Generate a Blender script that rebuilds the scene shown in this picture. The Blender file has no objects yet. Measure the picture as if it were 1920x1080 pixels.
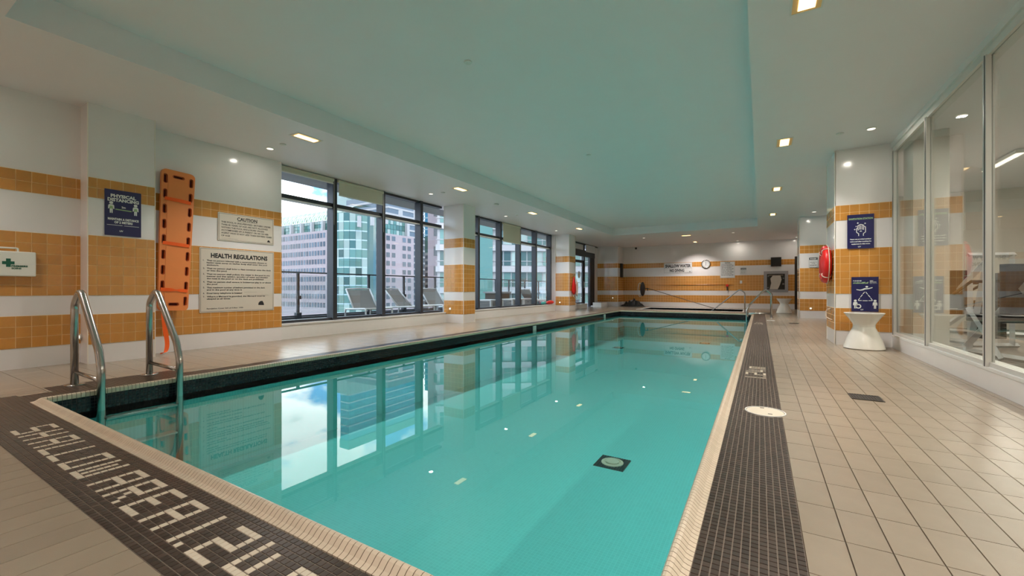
import bpy, bmesh, math, random
import numpy as np
from mathutils import Vector, Matrix
random.seed(7)
SC = bpy.context.scene
COL = SC.collection
PI = math.pi

# ------------------------------------------------------------------ camera
F, CX, CY, EYE = 786.0, 960.0, 542.0, 0.86
YAW = math.atan(466 / 786.0)
cam_d = bpy.data.cameras.new('camera'); cam = bpy.data.objects.new('camera', cam_d); COL.objects.link(cam)
cam_d.sensor_fit = 'HORIZONTAL'; cam_d.sensor_width = 36.0
cam_d.lens = 36.0 * F / 1920.0
cam_d.shift_y = (CY - 540.0) / 1920.0
cam_d.clip_start = 0.02; cam_d.clip_end = 3000
cam.location = (0, 0, EYE); cam.rotation_euler = (PI / 2, 0, YAW)
SC.camera = cam
SC.view_settings.view_transform = 'Standard'; SC.view_settings.look = 'None'
SC.view_settings.gamma = 1.0; SC.view_settings.use_curve_mapping = False
SC.view_settings.exposure = -0.08
SC.cycles.use_denoising = True
SC.cycles.max_bounces = 10; SC.cycles.diffuse_bounces = 5; SC.cycles.glossy_bounces = 4
SC.cycles.transparent_max_bounces = 16; SC.cycles.transmission_bounces = 6
SC.cycles.caustics_reflective = False; SC.cycles.caustics_refractive = False
SC.cycles.sample_clamp_indirect = 6.0

def proj(X, Y, Z):
    s, c = math.sin(YAW), math.cos(YAW)
    u = X * c + Y * s; w = -X * s + Y * c
    if w < 0.05: return None
    return (CX + F * u / w, CY - F * (Z - EYE) / w, w)

# ------------------------------------------------------------------ world
W = bpy.data.worlds.new('sky'); SC.world = W; W.use_nodes = True
nt = W.node_tree; nt.nodes.clear()
def N(nt, t, **k):
    n = nt.nodes.new(t)
    for a, b in k.items():
        if a.startswith('i_'): n.inputs[a[2:].replace('_', ' ')].default_value = b
        else: setattr(n, a, b)
    return n
wo = N(nt, 'ShaderNodeOutputWorld'); bg = N(nt, 'ShaderNodeBackground')
tc = N(nt, 'ShaderNodeTexCoord'); nz = N(nt, 'ShaderNodeTexNoise'); nz.inputs['Scale'].default_value = 3.2
nz.inputs['Detail'].default_value = 7; nz.inputs['Roughness'].default_value = 0.55
mp = N(nt, 'ShaderNodeMapping'); mp.inputs['Scale'].default_value = (1, 1, 1.8); mp.inputs['Location'].default_value = (1.3, 0.4, 0.9)
cr = N(nt, 'ShaderNodeValToRGB')
cr.color_ramp.elements[0].position = 0.44; cr.color_ramp.elements[0].color = (0.16, 0.36, 0.72, 1)
cr.color_ramp.elements[1].position = 0.51; cr.color_ramp.elements[1].color = (1.15, 1.17, 1.2, 1)
e = cr.color_ramp.elements.new(0.60); e.color = (1.05, 1.07, 1.1, 1)
e = cr.color_ramp.elements.new(0.70); e.color = (0.42, 0.44, 0.48, 1)
nt.links.new(tc.outputs['Generated'], mp.inputs['Vector']); nt.links.new(mp.outputs['Vector'], nz.inputs['Vector'])
nt.links.new(nz.outputs['Fac'], cr.inputs['Fac']); nt.links.new(cr.outputs['Color'], bg.inputs['Color'])
bg.inputs['Strength'].default_value = 4.2
nt.links.new(bg.outputs['Background'], wo.inputs['Surface'])

def add_light(name, kind, loc, energy, color=(1, 1, 1), size=None, sizey=None, rot=(0, 0, 0), spread=None):
    d = bpy.data.lights.new(name, kind); d.energy = energy; d.color = color
    if kind == 'AREA':
        d.shape = 'RECTANGLE'; d.size = size; d.size_y = sizey or size
        if spread: d.spread = spread
    o = bpy.data.objects.new(name, d); COL.objects.link(o); o.location = loc; o.rotation_euler = rot
    return o
sun = add_light('sun', 'SUN', (0, 0, 60), 1.2, (1, .97, .92), rot=(math.radians(48), 0, math.radians(62))); sun.data.angle = 0.15
LAMP_W, SMALL_W, GYM_W = 18, 2.6, 95.0
WARM = (1.0, 0.91, 0.87)

# ------------------------------------------------------------------ materials
def mat(name, color=(.8, .8, .8), rough=.5, metal=0.0, spec=.5, var=0.0, noise=0.0, nscale=20, bump=0.0, bscale=60, emit=None, estr=0, coat=0):
    m = bpy.data.materials.new(name); m.use_nodes = True
    t = m.node_tree; b = t.nodes['Principled BSDF']
    b.inputs['Roughness'].default_value = rough; b.inputs['Metallic'].default_value = metal
    b.inputs['Specular IOR Level'].default_value = spec
    b.inputs['Coat Weight'].default_value = coat
    rgb = N(t, 'ShaderNodeRGB'); rgb.outputs[0].default_value = (*color, 1)
    out = rgb.outputs[0]
    if var or noise:
        hsv = N(t, 'ShaderNodeHueSaturation'); t.links.new(out, hsv.inputs['Color'])
        val = None
        if var:
            oi = N(t, 'ShaderNodeObjectInfo'); ge = N(t, 'ShaderNodeNewGeometry')
            ad = N(t, 'ShaderNodeMath', operation='ADD'); fr = N(t, 'ShaderNodeMath', operation='FRACT')
            t.links.new(oi.outputs['Random'], ad.inputs[0]); t.links.new(ge.outputs['Random Per Island'], ad.inputs[1])
            t.links.new(ad.outputs[0], fr.inputs[0])
            mr = N(t, 'ShaderNodeMapRange'); t.links.new(fr.outputs[0], mr.inputs['Value'])
            mr.inputs['To Min'].default_value = 1 - var; mr.inputs['To Max'].default_value = 1 + var
            val = mr.outputs['Result']
        if noise:
            tcn = N(t, 'ShaderNodeTexCoord'); n = N(t, 'ShaderNodeTexNoise'); n.inputs['Scale'].default_value = nscale; n.inputs['Detail'].default_value = 5
            t.links.new(tcn.outputs['Object'], n.inputs['Vector'])
            m2 = N(t, 'ShaderNodeMapRange'); t.links.new(n.outputs['Fac'], m2.inputs['Value'])
            m2.inputs['To Min'].default_value = 1 - noise; m2.inputs['To Max'].default_value = 1 + noise
            if val:
                mu = N(t, 'ShaderNodeMath', operation='MULTIPLY'); t.links.new(val, mu.inputs[0]); t.links.new(m2.outputs['Result'], mu.inputs[1]); val = mu.outputs[0]
            else: val = m2.outputs['Result']
        t.links.new(val, hsv.inputs['Value']); out = hsv.outputs['Color']
    t.links.new(out, b.inputs['Base Color'])
    if bump:
        tcn = N(t, 'ShaderNodeTexCoord'); n = N(t, 'ShaderNodeTexNoise'); n.inputs['Scale'].default_value = bscale; n.inputs['Detail'].default_value = 4
        bp = N(t, 'ShaderNodeBump'); bp.inputs['Strength'].default_value = bump; bp.inputs['Distance'].default_value = .01
        t.links.new(tcn.outputs['Object'], n.inputs['Vector']); t.links.new(n.outputs['Fac'], bp.inputs['Height']); t.links.new(bp.outputs['Normal'], b.inputs['Normal'])
    if emit:
        b.inputs['Emission Color'].default_value = (*emit, 1); b.inputs['Emission Strength'].default_value = estr
    return m

def glass_mat(name, tint, f0=0.04, gain=0.96, bump=0.0):
    m = bpy.data.materials.new(name); m.use_nodes = True; t = m.node_tree; t.nodes.clear()
    o = N(t, 'ShaderNodeOutputMaterial'); mx = N(t, 'ShaderNodeMixShader'); tr = N(t, 'ShaderNodeBsdfTransparent'); gl = N(t, 'ShaderNodeBsdfGlossy')
    tr.inputs['Color'].default_value = (*tint, 1); gl.inputs['Roughness'].default_value = 0.0
    lw = N(t, 'ShaderNodeLayerWeight'); lw.inputs['Blend'].default_value = .5
    pw = N(t, 'ShaderNodeMath', operation='POWER'); pw.inputs[1].default_value = 5
    mu = N(t, 'ShaderNodeMath', operation='MULTIPLY_ADD'); mu.inputs[1].default_value = gain; mu.inputs[2].default_value = f0
    t.links.new(lw.outputs['Facing'], pw.inputs[0]); t.links.new(pw.outputs[0], mu.inputs[0]); t.links.new(mu.outputs[0], mx.inputs['Fac'])
    t.links.new(tr.outputs[0], mx.inputs[1]); t.links.new(gl.outputs[0], mx.inputs[2]); t.links.new(mx.outputs[0], o.inputs['Surface'])
    if bump:
        tcn = N(t, 'ShaderNodeTexCoord'); n = N(t, 'ShaderNodeTexNoise'); n.inputs['Scale'].default_value = 1.3; n.inputs['Detail'].default_value = 2
        bp = N(t, 'ShaderNodeBump'); bp.inputs['Strength'].default_value = bump; bp.inputs['Distance'].default_value = .01
        t.links.new(tcn.outputs['Object'], n.inputs['Vector']); t.links.new(n.outputs['Fac'], bp.inputs['Height']); t.links.new(bp.outputs['Normal'], gl.inputs['Normal'])
    return m

def pool_mat():
    m = mat('pool_finish', (.36, .80, .74), .35)
    t = m.node_tree; b = t.nodes['Principled BSDF']
    tcn = N(t, 'ShaderNodeTexCoord'); br = N(t, 'ShaderNodeTexBrick'); br.offset = 0
    br.inputs['Scale'].default_value = 1.0; br.inputs['Brick Width'].default_value = .0265; br.inputs['Row Height'].default_value = .0265
    br.inputs['Mortar Size'].default_value = .0016; br.inputs['Color1'].default_value = (*C_POOL, 1); br.inputs['Color2'].default_value = (C_POOL[0] * .93, C_POOL[1] * .95, C_POOL[2] * .95, 1)
    br.inputs['Mortar'].default_value = (C_POOL[0] * 1.25, min(1, C_POOL[1] * 1.1), min(1, C_POOL[2] * 1.1), 1)
    t.links.new(tcn.outputs['Object'], br.inputs['Vector']); t.links.new(br.outputs['Color'], b.inputs['Base Color'])
    return m
C_POOL = (.20, .72, .71)
M = {}
M['plaster'] = mat('ceiling_plaster', (.84, .79, .79), .42, noise=.02, nscale=3)
M['tray'] = mat('tray_plaster', (.85, .81, .81), .45, noise=.02, nscale=3)
M['white_tile'] = mat('white_ceramic', (.80, .775, .755), .14, noise=.02, nscale=6)
M['ochre'] = mat('ochre_ceramic', (.60, .27, .055), .16, var=.07, noise=.08, nscale=70)
M['grout'] = mat('cream_grout', (.86, .57, .26), .8)
M['grout_w'] = mat('white_corner_bead', (.84, .80, .70), .3)
M['base_tile'] = mat('white_base_tile', (.78, .77, .74), .2, noise=.03)
M['deck'] = mat('beige_deck_tile', (.345, .28, .205), .22, spec=.8, var=.05, noise=.10, nscale=9, bump=.10, bscale=260)
M['deck_grout'] = mat('dark_deck_grout', (.10, .07, .045), .9)
M['mosaic'] = mat('brown_mosaic', (.062, .043, .033), .30, var=.30)
M['mosaic_w'] = mat('cream_mosaic', (.74, .64, .50), .35, var=.06)
M['mosaic_g'] = mat('pale_mosaic_grout', (.23, .185, .145), .9)
M['coping'] = mat('cream_coping', (.74, .62, .47), .22, var=.04)
M['coping_g'] = mat('brown_coping_joint', (.13, .085, .05), .9)
M['navy_tile'] = mat('navy_waterline_tile', (.008, .010, .016), .12, var=.4)
M['navy_grout'] = mat('waterline_grout', (.06, .065, .065), .8)
M['pool'] = pool_mat()
M['water'] = glass_mat('pool_water', (.74, .96, .945), .05, .95, bump=.012)
M['spa_water'] = glass_mat('spa_water', (.30, .45, .45), .02, .98)
M['glass'] = glass_mat('window_glass', (.93, .96, .95), .05, .95)
M['glass_rail'] = glass_mat('railing_glass', (.90, .95, .95), .05, .6)
M['frame_dark'] = mat('charcoal_aluminium', (.045, .047, .055), .4, .3)
M['frame_light'] = mat('satin_aluminium', (.70, .68, .63), .4, .2)
M['steel'] = mat('polished_steel', (.50, .48, .45), .22, 1.0, noise=.05, nscale=8)
M['black'] = mat('black_plastic', (.012, .011, .012), .5)
M['ink'] = mat('black_ink', (.012, .012, .012), .6)
M['board'] = mat('cream_sign_board', (.66, .60, .50), .45)
M['board_w'] = mat('white_sign_board', (.74, .74, .72), .4)
M['navy'] = mat('navy_poster', (.012, .012, .085), .35)
M['poster_white'] = mat('white_print', (.78, .80, .78), .5)
M['poster_green'] = mat('pale_green_print', (.32, .48, .24), .5)
M['kit_white'] = mat('white_box_plastic', (.80, .80, .72), .4)
M['kit_green'] = mat('green_print', (.01, .12, .07), .5)
M['orange'] = mat('orange_plastic', (.83, .26, .065), .42, noise=.04, nscale=8)
M['orange_dark'] = mat('dark_orange_plastic', (.50, .10, .03), .5)
M['slot_shade'] = mat('dark_slot_shade', (.10, .012, .008), .8)  # dark red standing in for the shade inside the hand slots
M['strap'] = mat('bright_orange_webbing', (.98, .13, .008), .7)
M['red'] = mat('red_plastic', (.70, .012, .010), .35)
M['rope'] = mat('cream_rope', (.75, .62, .50), .8)
M['stool'] = mat('glazed_white_ceramic', (.80, .76, .68), .12, noise=.05, nscale=9)
M['drain'] = mat('dark_metal_grate', (.05, .04, .03), .5, .5)
M['lid'] = mat('cream_plastic_lid', (.72, .64, .50), .5)
M['lens'] = mat('lit_lens', (1, .9, .7), .4, emit=(1.0, .68, .30), estr=3.2)
M['reflector'] = mat('lamp_reflector', (.90, .60, .26), .3, .2)
M['bulb'] = mat('lit_bulb', (1, .95, .85), .4, emit=(1.0, .90, .72), estr=2.0)
M['trimw'] = mat('white_metal_trim', (.75, .74, .70), .4)
M['soffit'] = mat('pale_soffit', (.34, .33, .33), .8)
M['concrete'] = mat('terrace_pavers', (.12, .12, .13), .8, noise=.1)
M['blind'] = mat('roller_blind_fabric', (.60, .58, .46), .9)
M['blind_w'] = mat('white_blind_fabric', (.70, .72, .74), .9)
M['fab'] = mat('grey_sling_fabric', (.20, .19, .17), .9)
M['wmetal'] = mat('white_powder_metal', (.55, .55, .54), .4)
M['wicker'] = mat('grey_wicker', (.17, .17, .165), .9, bump=.4, bscale=90)
M['wicker_d'] = mat('dark_wicker', (.10, .09, .08), .9)
M['pink'] = mat('pale_pink_granite', (.33, .27, .29), .6, noise=.04, nscale=.3)
M['white_conc'] = mat('white_precast', (.36, .35, .36), .6)
M['bwin'] = mat('blue_grey_window', (.08, .10, .125), .15, var=.45)
M['green_glass'] = mat('green_curtain_glass', (.09, .19, .17), .12, var=.25)
M['green_pale'] = mat('pale_green_panel', (.28, .36, .34), .3, var=.15)
M['roof_green'] = mat('green_copper_vault', (.20, .30, .21), .5, var=.3)
M['blue_glass'] = mat('blue_tower_glass', (.09, .31, .47), .10, var=.35)
M['stripe'] = mat('pale_spandrel', (.38, .48, .52), .4)
M['teal_dark'] = mat('dark_teal_glass', (.045, .105, .10), .12, var=.4)
M['asphalt'] = mat('city_ground', (.25, .25, .25), .9)
M['door_dark'] = mat('dark_brown_door', (.035, .02, .015), .4)
M['rubber'] = mat('rubber_floor', (.22, .19, .16), .6)
M['pad'] = mat('black_upholstery', (.03, .03, .035), .5)
M['gym_wall'] = mat('gym_wall_paint', (.66, .62, .54), .7)
M['tarp'] = mat('black_tarp', (.015, .017, .017), .45, bump=.5, bscale=30)
M['towel'] = mat('white_towel', (.60, .55, .47), .95)
M['teal_float'] = mat('teal_foam', (.05, .35, .33), .7)
M['stickerw'] = mat('white_sticker', (.85, .87, .88), .5)

# ------------------------------------------------------------------ mesh helpers
class MB:
    def __init__(s): s.v = []; s.f = []; s.m = []; s.mi = 0
    def add(s, vs, fs):
        o = len(s.v); s.v += [tuple(v) for v in vs]; s.f += [[i + o for i in f] for f in fs]; s.m += [s.mi] * len(fs); return s
    def box(s, x0, x1, y0, y1, z0, z1):
        vs = [(x0, y0, z0), (x1, y0, z0), (x1, y1, z0), (x0, y1, z0), (x0, y0, z1), (x1, y0, z1), (x1, y1, z1), (x0, y1, z1)]
        return s.add(vs, [[0, 3, 2, 1], [4, 5, 6, 7], [0, 1, 5, 4], [1, 2, 6, 5], [2, 3, 7, 6], [3, 0, 4, 7]])
    def prism(s, poly, z0, z1):                      # polygon in xy, extruded in z (local)
        n = len(poly); vs = [(x, y, z0) for x, y in poly] + [(x, y, z1) for x, y in poly]
        fs = [list(range(n))[::-1], [i + n for i in range(n)]] + [[i, (i + 1) % n, (i + 1) % n + n, i + n] for i in range(n)]
        return s.add(vs, fs)
    def lathe(s, prof, n=24, c=(0, 0, 0), axis='z', close=True):
        vs = []; fs = []
        for r, h in prof:
            for k in range(n):
                a = 2 * PI * k / n; p = (r * math.cos(a), r * math.sin(a), h)
                if axis == 'x': p = (p[2], p[0], p[1])
                if axis == 'y': p = (p[0], p[2], p[1])
                vs.append((p[0] + c[0], p[1] + c[1], p[2] + c[2]))
        for i in range(len(prof) - 1):
            for k in range(n): fs.append([i * n + k, i * n + (k + 1) % n, (i + 1) * n + (k + 1) % n, (i + 1) * n + k])
        if close:
            fs.append([k for k in range(n)][::-1]); fs.append([(len(prof) - 1) * n + k for k in range(n)])
        return s.add(vs, fs)
    def tube(s, pts, r, n=10, closed=False, sy=1.0):
        pts = [Vector(p) for p in pts]; L = len(pts); vs = []; fs = []; up = None
        for i, p in enumerate(pts):
            a = pts[(i - 1) % L] if (closed or i > 0) else p; b = pts[(i + 1) % L] if (closed or i < L - 1) else p
            t = (b - a).normalized()
            if up is None:
                up = Vector((0, 0, 1)) if abs(t.z) < .9 else Vector((1, 0, 0))
            side = t.cross(up).normalized(); up = side.cross(t).normalized()
            rr = r[i] if isinstance(r, (list, tuple)) else r
            for k in range(n):
                q = 2 * PI * k / n; vs.append(p + side * (rr * math.cos(q)) + up * (rr * sy * math.sin(q)))
        for i in range(L if closed else L - 1):
            j = (i + 1) % L
            for k in range(n): fs.append([i * n + k, i * n + (k + 1) % n, j * n + (k + 1) % n, j * n + k])
        if not closed: fs += [[k for k in range(n)][::-1], [(L - 1) * n + k for k in range(n)]]
        return s.add(vs, fs)
    def ball(s, c, rx, ry=None, rz=None, n=12):
        ry = ry or rx; rz = rz or rx; vs = []; fs = []; m = n // 2
        for i in range(1, m):
            a = PI * i / m
            for k in range(n): b = 2 * PI * k / n; vs.append((c[0] + rx * math.sin(a) * math.cos(b), c[1] + ry * math.sin(a) * math.sin(b), c[2] + rz * math.cos(a)))
        t = len(vs); vs += [(c[0], c[1], c[2] + rz), (c[0], c[1], c[2] - rz)]
        for i in range(m - 2):
            for k in range(n): fs.append([i * n + k, (i + 1) * n + k, (i + 1) * n + (k + 1) % n, i * n + (k + 1) % n])
        for k in range(n): fs.append([t, k, (k + 1) % n]); fs.append([t + 1, (m - 2) * n + (k + 1) % n, (m - 2) * n + k])
        return s.add(vs, fs)
    def tile(s, x0, x1, y0, y1, z0, z1, t=.0012):      # tapered open-bottom tile on the local xy plane
        vs = [(x0, y0, z0), (x1, y0, z0), (x1, y1, z0), (x0, y1, z0), (x0 + t, y0 + t, z1), (x1 - t, y0 + t, z1), (x1 - t, y1 - t, z1), (x0 + t, y1 - t, z1)]
        return s.add(vs, [[4, 5, 6, 7], [0, 1, 5, 4], [1, 2, 6, 5], [2, 3, 7, 6], [3, 0, 4, 7]])
    def mesh(s, name, mats, smooth=False):
        me = bpy.data.meshes.new(name); me.from_pydata(s.v, [], s.f)
        if not isinstance(mats, (list, tuple)): mats = [mats]
        for m in mats: me.materials.append(M[m] if isinstance(m, str) else m)
        if len(mats) > 1: me.polygons.foreach_set('material_index', s.m)
        if smooth:
            me.polygons.foreach_set('use_smooth', [True] * len(me.polygons))
        me.update(); return me
    def build(s, name, mats, parent=None, smooth=False, **props):
        return link(name, s.mesh(name, mats, smooth), parent, **props)

def link(name, me, parent=None, loc=None, rot=None, mw=None, **props):
    o = bpy.data.objects.new(name, me); COL.objects.link(o)
    if parent is not None: o.parent = parent
    if mw is not None: o.matrix_local = mw
    if loc: o.location = loc
    if rot: o.rotation_euler = rot
    for k, v in props.items(): o[k] = v
    return o
def autosmooth(o, deg=40):
    me = o.data; bm = bmesh.new(); bm.from_mesh(me)
    for e in bm.edges:
        if len(e.link_faces) == 2 and e.calc_face_angle(0) > math.radians(deg): e.smooth = False
    for f in bm.faces: f.smooth = True
    bm.to_mesh(me); bm.free(); return o
def thing(name, label, cat, loc=(0, 0, 0), group=None, mw=None, rot=None):
    o = bpy.data.objects.new(name, None); COL.objects.link(o); o.empty_display_size = .1
    if mw is not None: o.matrix_world = mw
    else:
        o.location = loc
        if rot: o.rotation_euler = rot
    o['label'] = label; o['category'] = cat
    if group: o['group'] = group
    return o
def relabel(o, label, cat=None, group=None):
    o['label'] = label
    if cat: o['category'] = cat
    if group: o['group'] = group
    return o
def dup(root, loc, label, group=None):
    r = root.copy(); COL.objects.link(r); r.location = loc; r['label'] = label
    if group: r['group'] = group
    for ch in list(root.children):
        c = ch.copy(); COL.objects.link(c); c.parent = r
        for g in ch.children:
            d = g.copy(); COL.objects.link(d); d.parent = c
    return r
def frame(o, u, v=(0, 0, 1)):
    u = Vector(u).normalized(); v = Vector(v).normalized(); n = u.cross(v)
    return Matrix(((u.x, v.x, n.x, o[0]), (u.y, v.y, n.y, o[1]), (u.z, v.z, n.z, o[2]), (0, 0, 0, 1)))
def fillet(pts, r, n=6):
    P = [Vector(p) for p in pts]; out = [P[0]]
    for i in range(1, len(P) - 1):
        a, b, c = P[i - 1], P[i], P[i + 1]; rr = r[i - 1] if isinstance(r, (list, tuple)) else r
        d1 = (a - b).normalized(); d2 = (c - b).normalized(); ang = d1.angle(d2)
        t = min(rr / math.tan(ang / 2), (a - b).length * .48, (c - b).length * .48)
        p0 = b + d1 * t; p1 = b + d2 * t
        for k in range(n + 1):
            q = k / n; out.append(p0 * (1 - q) ** 2 + b * 2 * q * (1 - q) + p1 * q * q)
    out.append(P[-1]); return out
def S(name, mb, m, parent=None, **k):
    o = mb.build(name, m, parent, **k)
    if parent is None: o['kind'] = 'structure'
    return o

# text as mesh, laid in the local xy plane of its parent
TXT = bpy.data.curves.new('text', 'FONT'); TXT_O = bpy.data.objects.new('text', TXT)
def text_mesh(s, bold=0.0, spacing=1.0):
    TXT.body = s; TXT.size = 1.0; TXT.offset = bold; TXT.resolution_u = 2; TXT.space_character = spacing
    TXT.extrude = 0
    me = bpy.data.meshes.new_from_object(TXT_O)
    co = np.zeros(len(me.vertices) * 3); me.vertices.foreach_get('co', co); co = co.reshape(-1, 3)
    return me, co
def on_panel(p):
    for c in p.children:
        if c.name.split('.')[0] == 'panel': return c
    return p
def text(parent, s, x, y, w=None, h=None, m='ink', bold=.02, align='l', z=.0015, name='lettering', shear=0):
    """x,y: lower-left (or lower-centre) corner; w or h: the size the letters fill (h = capital height)"""
    me, co = text_mesh(s, bold)
    if len(co) == 0: return None
    mn = co.min(0); mx = co.max(0)
    cap = 0.729
    sy = (h / cap) if h else None
    sx = (w / (mx[0] - mn[0])) if w else sy
    if sy is None: sy = sx
    co[:, 0] = (co[:, 0] - mn[0]) * sx; co[:, 1] = co[:, 1] * sy
    co[:, 0] += co[:, 1] * shear
    width = (mx[0] - mn[0]) * sx
    if align == 'c': co[:, 0] -= width / 2
    co[:, 0] += x; co[:, 1] += y; co[:, 2] = z
    me.vertices.foreach_set('co', co.ravel()); me.materials.clear(); me.materials.append(M[m]); me.update()
    return link(name, me, on_panel(parent))

# ------------------------------------------------------------------ room constants
H = 3.0
XL, XA, XW2, XG = -6.87, -6.62, -6.95, -7.12        # left wall, first column face, board wall, glazing plane
XR = 1.66                                           # glass partition
Y0, YF = -4.5, 21.5                                 # back and far wall
PX0, PX1, PY0, PY1 = -4.72, -0.24, 0.925, 16.2      # pool inner edge
TXA, TXB, TYA, TYB, TH = -5.10, -0.085, 0.80, 16.55, 3.28
B = [(0, .222, 'w'), (.222, .568, 'o'), (.568, .787, 'w'), (.787, 1.48, 'o'), (1.48, 1.915, 'w'), (1.915, 2.146, 'o'), (2.146, H, 'w')]
P = .1155

def tile_wall(name, p0, p1, thick, off=0.0, single=True, z1=H, parent=None, holes=()):
    """wall whose visible face runs from p0 to p1 (left to right as one looks at it); off = first joint"""
    p0 = Vector((p0[0], p0[1], 0)); p1 = Vector((p1[0], p1[1], 0)); L = (p1 - p0).length
    mw = frame(p0, (p1 - p0))
    wall = MB().box(0, L, 0, z1, -thick, 0).build(name, 'white_tile', parent, mw=mw)
    if parent is None: wall['kind'] = 'structure'
    g = MB()
    for a, b, k in B:
        if k == 'o' and a < z1: g.box(0, L, a, min(b, z1), -.001, .0036)
    g.build('grout_band', 'grout', wall)
    xs = [0.0]; x = off if off > 0 else P
    while x < L - .012: xs.append(x); x += P
    xs.append(L)
    field = MB(); meshes = {}
    for a, b, k in B:
        if k != 'o': continue
        n = round((b - a) / P)
        for r in range(n):
            za = a + (b - a) * r / n; zb = a + (b - a) * (r + 1) / n
            for i in range(len(xs) - 1):
                xa, xb = xs[i], xs[i + 1]
                if single:
                    key = (round(xb - xa, 4), round(zb - za, 4))
                    if key not in meshes:
                        meshes[key] = MB().tile(.0022, key[0] - .0022, .0022, key[1] - .0022, 0, .005).mesh('tile', 'ochre')
                    link('tile', meshes[key], wall, loc=(xa, za, .0005))
                else: field.tile(xa + .003, xb - .003, za + .003, zb - .003, .0005, .0055)
    if not single: field.build('tile_field', 'ochre', wall, kind='stuff')
    return wall

# ------------------------------------------------------------------ floor
floor = MB()
SX0, SX1, SY0, SY1 = -4.40, -0.60, 18.05, 20.1      # spa opening
def slab(mb, x0, x1, y0, y1, holes, z0, z1):
    xs = sorted({x0, x1} | {h[0] for h in holes} | {h[1] for h in holes}); ys = sorted({y0, y1} | {h[2] for h in holes} | {h[3] for h in holes})
    for i in range(len(xs) - 1):
        for j in range(len(ys) - 1):
            cx, cy = (xs[i] + xs[i + 1]) / 2, (ys[j] + ys[j + 1]) / 2
            if any(h[0] < cx < h[1] and h[2] < cy < h[3] for h in holes): continue
            mb.box(xs[i], xs[i + 1], ys[j], ys[j + 1], z0, z1)
POOLH = (PX0, PX1, PY0, PY1); SPAH = (SX0, SX1, SY0, SY1)
slab(floor, -7.4, 1.9, Y0 - .2, YF + .2, [POOLH, SPAH], -.2, -.006)
floor = S('floor', floor, 'deck_grout')
CW = .055                                            # coping width outwards
# strips of mosaic: near, right, left, far  (x0,x1,y0,y1)
MP = .0265
NEAR_Y0 = .867 - 12 * MP
STRIPS = [(-5.17, .125, NEAR_Y0, .867), (-.185, .125, .867, PY1 + CW + .33), (PX0 - CW - .33, PX0 - CW, .867, 2.2), (PX0 - CW - .6, PX0 - CW - .33, 1.06, 1.98), (-5.08, PX0 - CW, 2.2, PY1 + CW), (PX0 - CW, -.185, PY1 + CW, PY1 + CW + .33)]
mg = MB()
for a, b, c, d in STRIPS: mg.box(a, b, c, d, -.008, -.0022)
mg.build('mosaic_bed', 'mosaic_g', floor)

# 5 x 7 tile letters, row 0 at the top
FONT = {'S': ["11111", "10000", "10000", "11111", "00001", "00001", "11111"], 'H': ["10001"] * 3 + ["11111"] + ["10001"] * 3,
        'A': ["11111", "10001", "10001", "11111", "10001", "10001", "10001"], 'L': ["10000"] * 6 + ["11111"],
        'O': ["11111"] + ["10001"] * 5 + ["11111"], 'W': ["10001"] + ["10101"] * 5 + ["11111"],
        'R': ["11111", "10001", "10001", "11111", "10100", "10010", "10001"], 'E': ["11111", "10000", "10000", "11110", "10000", "10000", "11111"],
        '1': ["1"] * 7, '.': ["0"] * 6 + ["1"], '2': ["11111", "00001", "00001", "11111", "10000", "10000", "11111"],
        '4': ["10000", "10010", "10010", "10010", "10010", "11111", "00010"], 'm': ["00000", "11111"] + ["10101"] * 5}
white = set()
def write_near(xx, s):
    for ch, x in zip(s, xx):
        i0 = round((x - STRIPS[0][0]) / MP)
        for r, row in enumerate(FONT[ch]):
            for k, b in enumerate(row):
                if b == '1': white.add((0, i0 + k, 9 - r))
write_near([-3.903, -3.704, -3.512, -3.328, -3.157, -2.968, -2.775, -2.552, -2.363, -2.179, -1.995, -1.757, -1.702, -1.62, -1.433, -1.221], 'SHALLOWAREA1.24m')
def write_right(y, s):                                # tops towards the pool (-x); reads away from the camera
    j = round((y - STRIPS[1][2]) / MP)
    for ch in s:
        for r, row in enumerate(FONT[ch]):
            for k, b in enumerate(row):
                if b == '1': white.add((1, 2 + r, j + k))
        j += len(FONT[ch][0]) + 2
write_right(4.72, '1.24m'); write_right(11.85, '1.24m')
cells = []
for si, (a, b, c, d) in enumerate(STRIPS):
    nx = max(1, round((b - a) / MP)); ny = max(1, round((d - c) / MP)); px = (b - a) / nx; py = (d - c) / ny
    for i in range(nx):
        for j in range(ny):
            x0 = a + i * px; y0 = c + j * py
            if si == 1 and math.hypot(x0 + px / 2 - .027, y0 + py / 2 - 3.435) < .125: continue
            q = proj(x0 + px / 2, y0 + py / 2, 0); area = 0
            if q and -10 < q[0] < 1930 and q[1] < 1090: area = 1 / q[2] ** 3
            cells.append((area, x0, y0, px, py, (si, i, j) in white))
cells.sort(key=lambda t: -t[0])
def mosaic_one(px, py, m): return MB().tile(-px / 2 + .0012, px / 2 - .0012, -py / 2 + .0012, py / 2 - .0012, -.004, 0, .0012).mesh('mosaic_tile', m)
cache = {}
field = MB()
for n, (ar, x0, y0, px, py, w) in enumerate(cells):
    if n < 300 and ar > 0:
        key = (round(px, 4), round(py, 4), w)
        if key not in cache: cache[key] = mosaic_one(px, py, 'mosaic_w' if w else 'mosaic')
        link('mosaic_tile', cache[key], floor, loc=(x0 + px / 2, y0 + py / 2, 0))
    else:
        field.mi = 1 if w else 0
        field.tile(x0 + .0012, x0 + px - .0012, y0 + .0012, y0 + py - .0012, -.004, 0, .0012)
field.build('mosaic_field', ['mosaic', 'mosaic_w'], floor, kind='stuff')

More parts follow.
